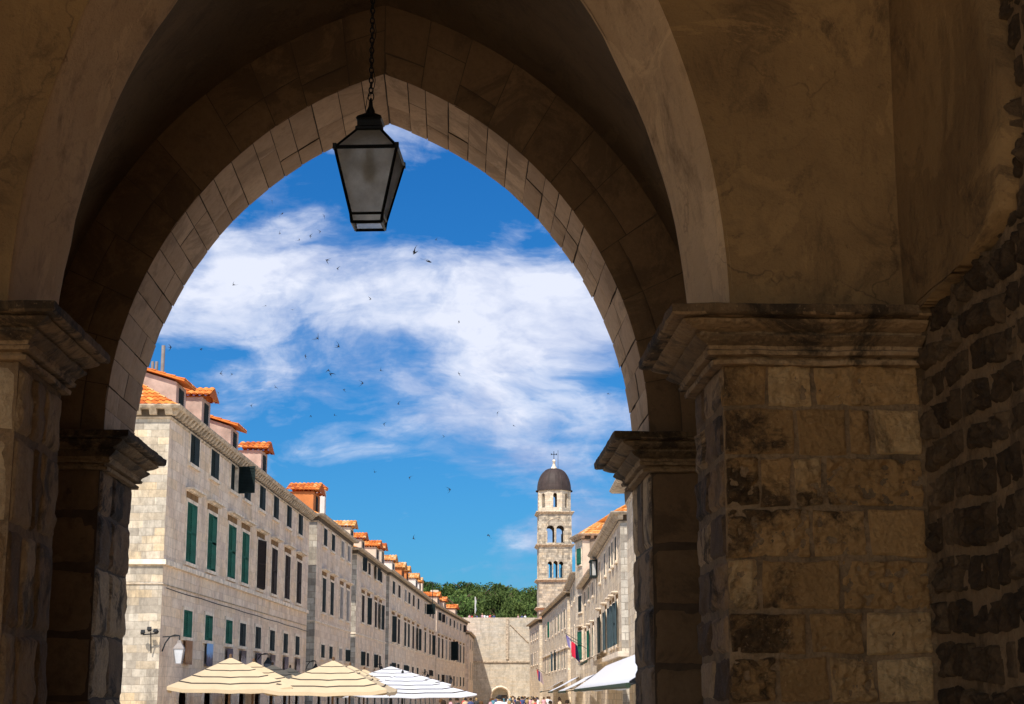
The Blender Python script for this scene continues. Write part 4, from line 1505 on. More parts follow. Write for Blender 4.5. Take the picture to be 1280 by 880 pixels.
# octagonal lantern stage with slots
b = MB()
ro = hw * .97 / math.cos(math.pi / 8)
for k_ in range(8):
    a0 = math.pi / 8 + k_ * math.pi / 4
    a1 = a0 + math.pi / 4
    p0 = Vector((TC[0] + ro * math.cos(a0), TC[1] + ro * math.sin(a0), 0))
    p1 = Vector((TC[0] + ro * math.cos(a1), TC[1] + ro * math.sin(a1), 0))
    d = p1 - p0
    inw = (Vector((TC[0], TC[1], 0)) - (p0 + p1) / 2).normalized()
    zz = lambda z: Vector((0, 0, z))
    s0, s1 = .36, .64
    zlo, zhi = zC + .9, zD - .55
    for fa_, fb_ in ((0, s0), (s1, 1)):
        b.quad(p0 + d * fa_ + zz(zC), p0 + d * fb_ + zz(zC), p0 + d * fb_ + zz(zD), p0 + d * fa_ + zz(zD))
    b.quad(p0 + d * s0 + zz(zC), p0 + d * s1 + zz(zC), p0 + d * s1 + zz(zlo), p0 + d * s0 + zz(zlo))
    ar = arch_pts((s0 + s1) / 2 * d.length, zlo, (s1 - s0) * d.length, zhi - zlo)
    dn = d.normalized()
    for p_, q_ in zip(ar[1:-1], ar[2:-1]):
        b.quad(p0 + dn * p_[0] + zz(p_[1]), p0 + dn * q_[0] + zz(q_[1]), p0 + dn * q_[0] + zz(zD), p0 + dn * p_[0] + zz(zD))
    for p_, q_ in zip(ar, ar[1:]):
        b.quad(p0 + dn * p_[0] + zz(p_[1]), p0 + dn * q_[0] + zz(q_[1]), p0 + dn * q_[0] + inw * .6 + zz(q_[1]), p0 + dn * p_[0] + inw * .6 + zz(p_[1]))
b.build('belfry', M['cream'] if False else M['facader'], tw)
b = MB()
zt = tz(583)
hd = zt - zD
prof = [(ro * 1.06, 0), (ro * 1.06, .15), (ro * .98, .2)] + [(ro * .98 * math.cos(t) ** .75, .2 + (hd - .2) * math.sin(t)) for t in [math.pi / 2 * i / 12 for i in range(1, 12)]] + [(.12, hd)]
b.lathe(prof, 32, (TC[0], TC[1], zD))
for k_ in range(8):
    a = k_ * math.pi / 4 + math.pi / 8
    pts = [Vector((TC[0] + r_ * math.cos(a), TC[1] + r_ * math.sin(a), zD + z)) for r_, z in prof[2:]]
    b.tube(pts, .06, 5)
b.build('dome', M['lead'], tw, smooth=False)
b = MB()
b.lathe([(.55, -.1), (.5, .25), (.28, .5), (.22, 1.0), (.3, 1.05), (.0, 1.1)], 12, (TC[0], TC[1], zt))
b.lathe([(0, 1.05)] + [(.3 * math.sin(t), 1.4 - .3 * math.cos(t)) for t in [math.pi * i / 8 for i in range(1, 8)]] + [(0, 1.7)], 12, (TC[0], TC[1], zt))
b.build('finial', M['trim'], tw, smooth=True)
b = MB()
zc_ = zt + 1.7
b.bar((TC[0], TC[1], zc_ - .1), (TC[0], TC[1], zc_ + 1.5), .06, 6)
b.bar((TC[0] - .48, TC[1], zc_ + .95), (TC[0] + .48, TC[1], zc_ + .95), .06, 6)
for x in (-.48, .48): b.bar((TC[0] + x, TC[1], zc_ + .8), (TC[0] + x, TC[1], zc_ + 1.1), .07, 6)
b.build('cross', M['iron'], tw)
b = MB()
b.bar((TC[0] + .75, TC[1], zt - .6), (TC[0] + .75, TC[1], zt + 3.4), .035, 5)
b.build('lightning_rod', M['iron'], tw)

# ------------------------------------------------------------------ city wall, gate, people on it
WY = 300.0
wl, wr = at(560, 770, WY).x, at(705, 770, WY).x
wz = lambda py: at(620, py, WY).z
cw = empty('city_wall', ((wl + wr) / 2, WY, 0), 'high blank city wall with an arched gate closing the far end of the street', 'city wall')
b = MB()
gx, gw, gh = at(625.5, 860, WY).x, 3.0, 3.15
ztw = wz(772)
ar = arch_pts(gx, 0, gw, gh, 14)
b.quad((wl, WY, 0), (gx - gw / 2, WY, 0), (gx - gw / 2, WY, ztw), (wl, WY, ztw))
b.quad((gx + gw / 2, WY, 0), (wr, WY, 0), (wr, WY, ztw), (gx + gw / 2, WY, ztw))
for p_, q_ in zip(ar[1:-1], ar[2:-1]):
    b.quad((p_[0], WY, p_[1]), (q_[0], WY, q_[1]), (q_[0], WY, ztw), (p_[0], WY, ztw))
for p_, q_ in zip(ar, ar[1:]):
    b.quad((p_[0], WY, p_[1]), (q_[0], WY, q_[1]), (q_[0], WY + 5, q_[1]), (p_[0], WY + 5, p_[1]))
b.quad((gx - gw / 2, WY + 1.2, 0), (gx + gw / 2, WY + 1.2, 0), (gx + gw / 2, WY + 1.2, gh), (gx - gw / 2, WY + 1.2, gh), mi=0)
b.box(gx - .3, gx + gw / 2 - .3, WY + 1.1, WY + 1.19, 0, 1.9, mi=1)
b.quad((wl, WY, ztw), (wr, WY, ztw), (wr, WY + .6, ztw), (wl, WY + .6, ztw))
b.quad((wl, WY + .6, ztw - 1.0), (wr, WY + .6, ztw - 1.0), (wr, WY + .6, ztw), (wl, WY + .6, ztw))
b.box(wl, wr, WY + .6, WY + 6, 5, ztw - 1.0)
b.build('wall', [M['citywall'], M['dark']], cw)
b = MB()
b.box(wl, wr, WY - .25, WY, wz(826) - .3, wz(826))
x0 = at(634, 800, WY).x
b.box(x0 - .25, x0 + .25, WY - .3, WY, wz(824), ztw)
A, Bq = at(638, 781, WY), at(660, 803, WY)
b.bar((A.x, WY - .06, A.z), (Bq.x, WY - .06, Bq.z), .16, 4)
b.build('stone_ledge', M['trimdark'], cw)
b = MB()
for p_, q_ in zip(arch_pts(gx, 0, gw + .5, gh + .25, 14), arch_pts(gx, 0, gw + .5, gh + .25, 14)[1:]):
    b.bar((p_[0], WY - .05, p_[1]), (q_[0], WY - .05, q_[1]), .22, 4)
b.build('gate_surround', M['trim'], cw)


# a standing person, built as one skinned body with clothes over it
def skin_mesh(name, verts, edges, radii, mats, sub=1):
    me = bpy.data.meshes.new(name + '_skeleton')
    me.from_pydata(verts, edges, [])
    o = bpy.data.objects.new(name + '_tmp', me)
    COL.objects.link(o)
    md = o.modifiers.new('s', 'SKIN')
    for i, r in enumerate(radii):
        me.skin_vertices[0].data[i].radius = (r, r) if not isinstance(r, tuple) else r
    me.skin_vertices[0].data[0].use_root = True
    o.modifiers.new('d', 'SUBSURF').levels = sub
    dg = bpy.context.evaluated_depsgraph_get()
    m2 = bpy.data.meshes.new_from_object(o.evaluated_get(dg))
    m2.name = name
    m2.materials.clear()
    m2.materials.append(mats)
    m2.polygons.foreach_set('use_smooth', [True] * len(m2.polygons))
    bpy.data.objects.remove(o)
    return m2


def person_meshes(arm):
    V = [(0, 0, .98), (0, 0, 1.15), (0, 0, 1.38), (0, 0, 1.48), (0, 0, 1.56), (0, -.01, 1.67), (0, 0, 1.75),
         (.10, 0, .92), (.11, 0, .52), (.11, .02, .09), (.11, -.14, .03), (-.10, 0, .92), (-.12, .05, .52), (-.12, .12, .09), (-.12, -.04, .03),
         (.19, 0, 1.42), (.25, 0, 1.14), (.25 - .08 * arm, -.16 * arm, .95 + .2 * arm), (.24 - .1 * arm, -.2 * arm, .86 + .25 * arm),
         (-.19, 0, 1.42), (-.26, .02, 1.14), (-.25, -.06, .92), (-.25, -.08, .83)]
    E_ = [(0, 1), (1, 2), (2, 3), (3, 4), (4, 5), (5, 6), (0, 7), (7, 8), (8, 9), (9, 10), (0, 11), (11, 12), (12, 13), (13, 14), (2, 15), (15, 16), (16, 17), (17, 18), (2, 19), (19, 20), (20, 21), (21, 22)]
    rd = [.14, .125, .14, .06, .055, .095, .07, .09, .062, .045, .04, .09, .062, .045, .04, .06, .045, .035, .035, .06, .045, .035, .035]
    return skin_mesh('person', V, E_, rd, M['skin'])


BODY = [person_meshes(0), person_meshes(1)]


def cloth(kind, colr, nm):
    b = MB()
    def rings(rs):
        b.lathe([(0, rs[0][2])] + [(r_[0], r_[2]) for r_ in rs] + [(0, rs[-1][2])], 12)
    if kind == 'shirt':
        vs_ = [(.165, .90), (.16, 1.05), (.165, 1.2), (.18, 1.38), (.13, 1.46), (.075, 1.49)]
        n_ = 12
        P_ = []
        for r_, z in vs_:
            P_.append([(1.18 * r_ * math.cos(2 * math.pi * i / n_), .85 * r_ * math.sin(2 * math.pi * i / n_), z) for i in range(n_ + 1)])
        b.grid(P_)
        for sx in (-1, 1):
            b.bar((sx * .15, 0, 1.43), (sx * .265, 0, 1.18), .078, 8, .068)
    elif kind == 'shorts':
        for sx, yy in ((-1, .03), (1, 0)):
            b.bar((sx * .085, 0, .98), (sx * .115, yy, .52), .125, 8, .095)
    elif kind == 'hair':
        b.lathe([(.115, 1.60), (.125, 1.66), (.12, 1.72), (.09, 1.785), (.04, 1.81), (0, 1.815)], 10, (0, .025, 0))
    return b.mesh(nm, plain('cloth_' + nm + '_' + '_'.join('%02d' % int(c_ * 99) for c_ in colr), colr, .9, .08), True)


SH = [cloth('shirt', c_, 'shirt') for c_ in ((.75, .75, .76), (.06, .08, .2), (.55, .07, .06), (.10, .25, .33), (.6, .45, .3), (.05, .05, .05), (.62, .35, .38))]
SO = [cloth('shorts', c_, 'trousers') for c_ in ((.05, .06, .10), (.35, .28, .2), (.5, .5, .5))]
HA = [cloth('hair', c_, 'hair') for c_ in ((.03, .018, .01), (.10, .05, .02), (.35, .24, .11), (.02, .02, .02))]
rp = random.Random(11)


def person(x, y, z, rz, label, group=None, sh=None, ha=None, sc=None):
    o = place('person', rp.choice(BODY), None, (x, y, z), rz)
    s_ = sc or rp.uniform(.92, 1.04)
    o.scale = (s_, s_, s_)
    tag(o, label, 'person', group)
    for nm, me in (('shirt', SH[sh] if sh is not None else rp.choice(SH)), ('trousers', rp.choice(SO)), ('hair', HA[ha] if ha is not None else rp.choice(HA))):
        place(nm, me, o)
    return o


for i, px_ in enumerate((587, 590.5, 594, 596, 600, 603.5, 606, 609, 612, 614.5, 618, 648, 652, 657)):
    p = at(px_ + rp.uniform(-.6, .6), 770, WY + 1.6)
    person(p.x, WY + 1.6 + rp.uniform(0, .8), ztw - 1.0, rp.uniform(-1, 4), 'tiny visitor walking along the top of the far city wall', 'visitors on the city wall')
SX = (665 - 566) / 2045.0
for i in range(60):
    Yp = rp.uniform(75, 285)
    v = rp.uniform(-6.5, 2.6) if Yp < 200 else rp.uniform(-5, 2.0)
    x = SX * Yp + v
    if x < (470 - 566) / 2045. * Yp and Yp < 120: continue
    person(x, Yp, 0, rp.uniform(0, 6.28), 'distant pedestrian in the crowd at the bottom of the street, only the head showing', 'crowd of pedestrians in the street')
p = at(624.5, 868, 92)
person(p.x, 92, 0, R(180), 'nearer pedestrian in a white shirt with dark hair in front of the gate', None, 0, 3, 1.12)

# ------------------------------------------------------------------ hill and pines beyond the wall
m, g = mat('dry_green_hillside')
geo = g.n('ShaderNodeNewGeometry').outputs['Position']
finish(m, g, g.mix(g.noise(geo, .3, 5), (.03, .05, .015), (.08, .09, .03)), .95, g.noise(geo, 2, 5), .5, .3)
b = MB()
g_ = []
for i in range(41):
    x = -160 + i * 9
    r_ = []
    for j in range(26):
        y = 309 + j * 12
        t = min(1, j / 7)
        r_.append((x, y, 1 + 13.5 * t * t * (3 - 2 * t) + 1.2 * nz((x * .02, y * .02, 0)) + max(0, j - 7) * .12))
    g_.append(r_)
b.grid(g_)
tag(b.build('hill', m, smooth=True), kind='structure')

m, g = mat('pine_needles')
geo = g.n('ShaderNodeNewGeometry').outputs['Position']
tone = g.n('ShaderNodeAttribute', attribute_name='tone').outputs['Fac']
rnd = g.n('ShaderNodeObjectInfo').outputs['Random']
cc = g.mix(tone, (.025, .065, .016), (.12, .19, .04))
cc = g.mix(rnd, cc, g.mix(tone, (.035, .06, .013), (.13, .17, .04)))
finish(m, g, cc, .85)
M['needles'] = m
M['bark'] = plain('pine_bark', (.12, .075, .05), .9, .3, 3)


def pine_crown(seed, nb=26, leaves=5200):
    rn = random.Random(seed)
    bl = []
    for i in range(nb):
        a, r_ = rn.uniform(0, 6.28), 3.9 * math.sqrt(rn.random())
        z = 5.2 + rn.uniform(0, 4.2) * (1 - (r_ / 5.2) ** 2)
        bl.append((r_ * math.cos(a), r_ * math.sin(a), z, rn.uniform(.8, 1.55), rn.uniform(-.25, .25)))
    b = MB()
    for i in range(leaves):
        x, y, z, R_, tn = rn.choice(bl)
        d = Vector((rn.gauss(0, 1), rn.gauss(0, 1), rn.gauss(0, 1))).normalized()
        rr = R_ * rn.uniform(.55, 1.08)
        c_ = Vector((x + d.x * rr * 1.2, y + d.y * rr * 1.2, z + d.z * rr * .62))
        u = Vector((rn.gauss(0, 1), rn.gauss(0, 1), rn.gauss(0, .7))).normalized() * rn.uniform(.16, .34)
        w = (d * .6 + Vector((rn.gauss(0, .6), rn.gauss(0, .6), .4))).normalized() * rn.uniform(.10, .22)
        b.add([c_ - u, c_ + w, c_ + u, c_ - w * .4], [(0, 1, 2, 3)], min(1, max(0, .45 + tn + rn.uniform(-.3, .3))))
    return b.mesh('crown', M['needles'])


def pine_trunk(seed):
    rn = random.Random(seed)
    b = MB()
    p = Vector((0, 0, -.5))
    for i in range(5):
        q = p + Vector((rn.uniform(-.25, .25), rn.uniform(-.25, .25), 1.7))
        b.bar(p, q, .26 - i * .035, 7, .26 - (i + 1) * .035)
        if i > 1:
            for k_ in range(3):
                a = rn.uniform(0, 6.28)
                b.bar(q, q + Vector((2.2 * math.cos(a), 2.2 * math.sin(a), 1.1)), .11, 5, .04)
        p = q
    return b.mesh('trunk', M['bark'])


CR = [pine_crown(s_) for s_ in (1, 2, 3)]
TRK = [pine_trunk(s_) for s_ in (4, 5, 6)]


def hillz(y):
    j = (y - 309) / 12
    t = min(1, j / 7)
    return 1 + 13.5 * t * t * (3 - 2 * t) + max(0, j - 7) * .12


rt_ = random.Random(5)
trees = []
top_line = [(515, 742), (530, 727), (545, 731), (560, 730), (580, 728), (595, 731), (610, 733), (625, 731), (640, 734), (652, 740), (661, 739), (670, 734), (684, 733), (700, 738)]
for (px_, py_) in top_line:
    Y = rt_.uniform(378, 398)
    trees.append((at(px_, py_, Y), Y))
for i in range(26):
    px_ = 512 + i * 6.6 + rt_.uniform(-3, 3)
    if 649 < px_ < 664 and i % 2: continue
    Y = rt_.uniform(335, 372)
    trees.append((at(px_, 744 + rt_.uniform(-4, 16), Y), Y))
for (p, Y) in trees:
    kx = rt_.randrange(3)
    hz_ = hillz(Y)
    H_ = p.z - hz_
    s_ = max(.55, H_ / 9.1)
    t = empty('pine_tree', (p.x, Y, hz_), 'umbrella pine of the dark green wood on the hill behind the city wall', 'tree', 'pine trees on the hill', rt_.uniform(0, 6.28))
    t.scale = (min(s_ * 1.05, 1.2), min(s_ * 1.05, 1.2), s_)
    place('crown', CR[kx], t)
    place('trunk', TRK[kx], t)
fp = empty('flagpole', (at(594, 760, 325).x, 325, hillz(325)), 'thin white flagpole with a pale drooping flag before the pines', 'flagpole')
b = MB(); zf = at(594, 746, 325).z
b.bar((fp.location.x, 325, hillz(325)), (fp.location.x, 325, zf), .09, 6)
b.build('pole', M['white'], fp)
b = MB()
b.grid([[(fp.location.x + .05 + 0.16 * i / 5 + .05 * math.sin(j * 1.3 + i), 325 + .12 * math.sin(i * 2 + j * .6), zf - .1 - j * .35) for j in range(9)] for i in range(6)])
b.build('flag', M['white_cloth'], fp)
# ------------------------------------------------------------------ cafe umbrellas
def umbrella_meshes(hw, rise, tiers, clothm, drop=.13):
    b, t = MB(), MB()
    for k_ in range(tiers):
        f0, f1 = k_ / tiers, (k_ + 1) / tiers
        r0, r1 = hw * f0, hw * f1 + (.012 if k_ < tiers - 1 else 0)
        z0 = rise * (1 - f0) ** 1.06 
        z1 = rise * (1 - f1) ** 1.06 + (.006 if k_ < tiers - 1 else 0)
        n_ = 8
        for side in range(4):
            a = side * math.pi / 2
            ca, sa = math.cos(a), math.sin(a)
            g__ = []
            for r_, z, q in ((r0, z0, f0), (r1, z1, f1)):
                row = []
                for i in range(n_ + 1):
                    s_ = -1 + 2 * i / n_
                    sag = -.05 * (1 - s_ * s_) * q - .02 * math.cos(s_ * 9) * q
                    x, y = s_ * r_, -r_ + .10 * (1 - s_ * s_) * q
                    row.append((x * ca - y * sa, x * sa + y * ca, z + sag + .05 * abs(s_) ** 6 * q))
                g__.append(row)
            b.grid(g__)
            low = g__[1]
            if k_ == tiers - 1:
                g2 = [low, [(x, y, z - drop) for x, y, z in low]]
                b.grid(g2)
            else:
                t.grid([[(x * 1.01, y * 1.01, z + .012) for x, y, z in low], [(x * 1.028, y * 1.028, z - .030) for x, y, z in low]])  # dark strip standing in for the shadow gap between tiers
    pb = MB()
    pb.bar((0, 0, -3), (0, 0, rise + .05), .045, 8)
    pb.lathe([(0, rise + .14), (.05, rise + .1), (.06, rise), (0, rise - .02)], 8)
    rb = MB()
    for a in range(8):
        th = a * math.pi / 4
        rad = hw * (math.sqrt(2) if a % 2 else 1) * .97
        rb.bar((0, 0, rise - .24), (rad * .93 * math.cos(th), rad * .93 * math.sin(th), -.07), .018, 4)
    base = MB()
    base.box(-.45, .45, -.45, .45, 0, .12)
    return dict(canopy=b.mesh('canopy', clothm, True), tier_shadow=t.mesh('tier_shadow', M['shadow_line'] if hw < 3 else M['pole']), pole=pb, ribs=rb.mesh('ribs', M['wood']), base=base.mesh('base', M['iron2']))


UBE = umbrella_meshes(2.25, 1.15, 5, M['beige_cloth'])
UWH = umbrella_meshes(2.7, .95, 6, M['white_cloth'], .05)
pole_beige = UBE['pole'].mesh('pole', M['wood'])
pole_white = UWH['pole'].mesh('pole', M['iron2'])


def umbrella(px_, Y, ztop, kit, pole, rise, label, rz=0.0, sc=1.0, group='cafe umbrellas along the left houses'):
    p = at(px_, 860, Y)
    o = empty('cafe_umbrella', (p.x, Y, 0), label, 'umbrella', group, rz)
    zc = ztop - rise
    c_ = place('canopy', kit['canopy'], o, (0, 0, zc))
    place('tier_shadow', kit['tier_shadow'], c_)
    pl = place('pole', pole, o, (0, 0, zc))
    # the pole reaches the base
    place('ribs', kit['ribs'], o, (0, 0, zc))
    place('base', kit['base'], o)
    return o


for px_, Y, lab in ((287, 62, 'nearest beige tiered cafe umbrella, leftmost and biggest beside the corner house'),
                    (316, 69.5, 'beige umbrella peeping just behind the leftmost one, under the second wall lamp'),
                    (340, 77, 'small beige umbrella top, third of the row along the corner house'),
                    (362, 85, 'smallest beige umbrella top, last of the row along the corner house')):
    umbrella(px_, Y, 3.42, UBE, pole_beige, 1.15, lab, R(8 if Y < 65 else 4))
for px_, Y, lab in ((416, 62, 'large beige tiered cafe umbrella in the middle, right of the leftmost one'),
                    (437, 72.5, 'beige umbrella half hidden behind the large middle one'),
                    (455, 84, 'beige umbrella farthest back behind the large middle one, next to the white ones')):
    umbrella(px_, Y, 3.32, UBE, pole_beige, 1.15, lab, R(-3))
umbrella(488, 80, 3.4, UWH, pole_white, .95, 'larger white tiered umbrella, its top peak above the beige ones', R(6))
umbrella(503, 71, 2.95, UWH, pole_white, .95, 'lower white tiered umbrella reaching farthest right over the street', R(12))


# ------------------------------------------------------------------ awnings on the right side
def awning(Y0, Y1, vin, vout, zin, zout, clothm, label, arms=True):
    pt = lambda Y, v, z: Vector((SX * Y + v, Y, z))
    o = empty('shop_awning', tuple(pt((Y0 + Y1) / 2, vin, 0)), label, 'awning')
    b = MB()
    g_ = []
    for i in range(13):
        Y = Y0 + (Y1 - Y0) * i / 12
        row = [pt(Y, vin + (vout - vin) * j / 6, zin + (zout - zin) * j / 6 - .06 * math.sin(math.pi * j / 6)) for j in range(7)]
        row.append(pt(Y, vout, zout - .22 - .03 * math.sin(i * 1.7)))
        g_.append(row)
    b.grid(g_)
    b.grid([[p - Vector((0, 0, .02)) for p in r_[:7]] for r_ in g_])
    b.build('canvas', clothm, o, smooth=True)
    b = MB()
    b.bar(pt(Y0, vout - .03, zout - .12), pt(Y1, vout - .03, zout - .12), .085, 6)
    b.build('front_bar', M['green_bar'], o)
    if arms:
        n_ = max(2, int((Y1 - Y0) / 4))
        for i in range(n_ + 1):
            Y = Y0 + (Y1 - Y0) * i / n_
            b = MB()
            b.bar(pt(Y, vin, zin - 1.0), pt(Y + .9, (vin + vout) / 2, (zin + zout) / 2 - .55), .03, 5)
            b.bar(pt(Y + .9, (vin + vout) / 2, (zin + zout) / 2 - .55), pt(Y, vout, zout - .1), .03, 5)
            b.build('arm', M['iron2'], o)
    return o


awning(46, 104, 4.75, 2.75, 3.85, 2.42, M['white_cloth'], 'long white shop awning nearest on the right beside the portico jamb')
awning(112, 140, 4.6, 2.3, 3.5, 2.35, M['white_cloth'], 'second white awning on the right, beyond the long near one')
awning(150, 185, 4.4, 1.9, 3.7, 2.4, M['white_cloth'], 'third white awning on the right, sloping steeply over the street')
awning(200, 235, 4.0, 1.2, 3.8, 2.5, M['white_cloth'], 'farthest white awning on the right near the end wall')
awning(106, 118, 4.9, 3.6, 5.0, 4.3, plain('taupe_canvas', (.35, .28, .22), .9, .1), 'folded taupe canopy above the long white awning', False)


# ------------------------------------------------------------------ wall lamps
def wall_lamp(base, outv, z, label, white=False, sc=1.0):
    """bracket from the wall with a hanging square lantern"""
    o = empty('wall_lamp', (base.x, base.y, z), label, 'wall lamp')
    O_ = Vector(outv)
    b = MB()
    tip = O_ * .72 * sc + Vector((0, 0, .55 * sc))
    pts = [Vector((0, 0, -.1)) * sc, O_ * .12 * sc + Vector((0, 0, .25 * sc)), O_ * .3 * sc + Vector((0, 0, .5 * sc)), O_ * .5 * sc + Vector((0, 0, .58 * sc)), tip]
    b.tube(pts, .03 * sc, 6)
    b.tube([Vector((0, 0, .5 * sc)), O_ * .35 * sc + Vector((0, 0, .52 * sc)), tip], .025 * sc, 6)
    b.bar(tip, tip - Vector((0, 0, .18 * sc)), .025 * sc, 6)
    place('bracket', b.mesh('bracket', M['iron2']), o)
    lc_ = tip - Vector((0, 0, .18 * sc))
    b = MB()
    q = math.sqrt(2) / 2
    b.lathe([(0, 0), (.10 * sc, -.02 * sc), (.12 * sc, -.12 * sc), (.43 * q * 2 * .5 * sc, -.34 * sc), (.44 * q * 2 * .5 * sc, -.38 * sc)], 4, lc_, math.pi / 4)
    for i in range(4):
        a = math.pi / 4 + i * math.pi / 2
        b.bar(lc_ + Vector((.30 * sc * math.cos(a), .30 * sc * math.sin(a), -.38 * sc)), lc_ + Vector((.17 * sc * math.cos(a), .17 * sc * math.sin(a), -.98 * sc)), .018 * sc, 4)
    b.lathe([(0, -1.0 * sc), (.19 * sc, -1.0 * sc), (.19 * sc, -.96 * sc), (0, -.96 * sc)], 4, lc_, math.pi / 4)
    place('lamp_housing', b.mesh('lamp_housing', M['pole'] if white else M['iron2']), o)
    b = MB()
    b.lathe([(0, -.38 * sc), (.28 * sc, -.38 * sc), (.155 * sc, -.96 * sc), (0, -.96 * sc)], 4, lc_, math.pi / 4)
    place('glass', b.mesh('glass', plain('pale_lamp_glass', (.55, .56, .58) if white else (.20, .20, .21), .3, .1)), o)
    return o


lampz = lambda px_, py_, Y: at(px_, py_, Y).z
wall_lamp(B1.P(.25, .05, 0), B1.O, lampz(205, 797, 65.5) - .45, 'pale grey lantern on a curved bracket at the corner of the near left house', True, .95)
for px_, lab in ((319, 'dark wall lantern hanging above the near beige umbrellas'), (394, 'dark wall lantern between the first and second left houses')):
    u = B1.u_of(px_, 815)
    wall_lamp(B1.P(min(u, B1.L - .3), .05, 0), B1.O, 3.65, lab, False, .9)
for bd, u, lab in ((B3, 14, 'dark wall lantern on the third left house'), (B4, 40, 'dark wall lantern on the fourth left house above the white umbrellas'), (B5, 15, 'dark wall lantern on the fifth left house')):
    wall_lamp(bd.P(u, .05, 0), bd.O, 4.2, lab, False, .95)
# floodlights at the corner
fl_ = empty('floodlight_cluster', tuple(B1.P(-.25, -.3, lampz(200, 797, 65.2))), 'small grey floodlight cluster fixed on the pale end wall by the corner', 'floodlight')
b = MB()
b.bar((0, .15, -.6), (0, -.1, .2), .025, 6)
b.bar((-.3, -.1, .1), (.25, -.1, .15), .025, 6)
place('bracket', b.mesh('bracket', M['iron2']), fl_)
for x, z, tilt in ((-.32, .18, .4), (-.05, .3, .0), (.22, .22, -.4)):
    b = MB()
    b.box(-.07, .07, -.08, .06, -.055, .055)
    b.box(-.085, .085, -.10, -.08, -.07, .07)
    place('lamp_head', b.mesh('lamp_head', M['iron2']), fl_, (x, -.12, z), rot=(R(-30), 0, tilt))

# posters under the lower windows of the corner house: generic picture prints
def picture(name, cols, sc):
    m, g = mat(name)
    geo = g.n('ShaderNodeNewGeometry').outputs['Position']
    z = g.n('ShaderNodeSeparateXYZ', ins={0: geo}).outputs[2]
    t = g.math('ADD', g.math('MULTIPLY', g.math('SUBTRACT', z, 3.35), .6), g.math('MULTIPLY', g.noise(geo, sc, 5, .7), .8))
    return finish(m, g, g.ramp(t, [(.35, cols[0]), (.55, cols[1]), (.75, cols[2])]), .7)


pics = [picture('print_brown', [(.18, .08, .04), (.42, .24, .12), (.30, .15, .07)], 3), picture('print_blue', [(.05, .05, .08), (.16, .13, .16), (.25, .45, .75)], 4),
        picture('print_plum', [(.08, .05, .06), (.22, .17, .18), (.10, .08, .10)], 4), picture('print_rose', [(.25, .10, .09), (.45, .38, .36), (.10, .07, .07)], 5)]
names_p = ['brown', 'sky blue and dark', 'plum', 'rose grey', 'dark plum', 'grey brown', 'dark grey', 'small dark']
for i, u in enumerate(us):
    b = MB()
    o_ = .12
    w, z0, z1 = 1.25, 3.38, 4.22
    if i in (0, 1): z0, z1 = 3.3, 4.3
    b.hexa([B1.P(u - w / 2, o_, z0), B1.P(u + w / 2, o_, z0), B1.P(u + w / 2, o_ + .04, z0), B1.P(u - w / 2, o_ + .04, z0),
            B1.P(u - w / 2, o_, z1), B1.P(u + w / 2, o_, z1), B1.P(u + w / 2, o_ + .04, z1), B1.P(u - w / 2, o_ + .04, z1)])
    for a in (-w / 2 + .1, w / 2 - .14):
        b.hexa([B1.P(u + a, 0, z0 + .1), B1.P(u + a + .04, 0, z0 + .1), B1.P(u + a + .04, o_, z0 + .1), B1.P(u + a, o_, z0 + .1),
                B1.P(u + a, 0, z0 + .14), B1.P(u + a + .04, 0, z0 + .14), B1.P(u + a + .04, o_, z0 + .14), B1.P(u + a, o_, z0 + .14)])
    nth = ['first', 'second', 'third', 'fourth', 'fifth', 'sixth', 'seventh', 'eighth'][i]
    o = b.build('picture_panel', pics[i if i < 4 else 2 + i % 2], base=B1.P(u, o_, 3.3))
    tag(o, '%s picture panel on the corner house facade, %s from the corner lamp' % (names_p[i], nth), 'picture panel', 'picture panels under the lower windows')

# thin cables sagging across the near left facade
for (a, c_, z0, z1, lab) in ((.3, B1.L, 6.25, 6.05, 'thin dark cable running along the first left facade between storeys'),):
    b = MB()
    b.tube([B1.P(a + (c_ - a) * i / 30, .09, z0 + (z1 - z0) * i / 30 - .03 * abs(math.sin(i * .6))) for i in range(31)], .018, 4)
    tag(b.build('facade_cable', M['iron2'], base=B1.P(a, 0, 6)), lab, 'cable')


# ------------------------------------------------------------------ flags on the right side
def flag(px_, py_, Y, cols, label, size=1.4, ang=-1.0):
    m, g = mat('flag_cloth')
    uv = g.n('ShaderNodeTexCoord').outputs['Object']
    x = g.n('ShaderNodeSeparateXYZ', ins={0: uv}).outputs[0]
    t = g.math('ADD', g.math('DIVIDE', x, size), .5)
    st = []
    for i, c_ in enumerate(cols): st.append((i / len(cols), c_))
    finish(m, g, g.ramp(t, st, 'CONSTANT'), .8)
    p = at(px_, py_, Y)
    o = empty('flag', tuple(p), label, 'flag')
    b = MB()
    L = size * 2.1
    gg = []
    for i in range(13):
        row = []
        for j in range(10):
            s_, t_ = i / 12, j / 9
            row.append((-size / 2 + size * s_ + .25 * t_, .28 * math.sin(s_ * 7 + t_ * 2) * (.4 + t_ * .6), -L * t_ - .55 * s_))
        gg.append(row)
    b.grid(gg)
    place('cloth', b.mesh('cloth', m, True), o)
    b = MB()
    b.bar((-size / 2 - .1, 0, .10), (size / 2 + 1.0, 0, -.9), .025, 6)
    place('pole', b.mesh('pole', M['iron2']), o)
    return o


flag(710.5, 792, 150, [(.16, .14, .34), (.22, .20, .42), (.30, .28, .48)], 'lavender blue flag on an angled pole, left of the red striped flag', .55)
flag(716.5, 799, 143, [(.75, .70, .70), (.55, .02, .05), (.55, .02, .05), (.02, .02, .08)], 'flag in red, white and navy hanging from the right facades', .7)
flag(674, 836, 210, [(.55, .05, .05), (.05, .05, .15), (.4, .3, .3)], 'small distant red and dark flag low on the right facades', .7)

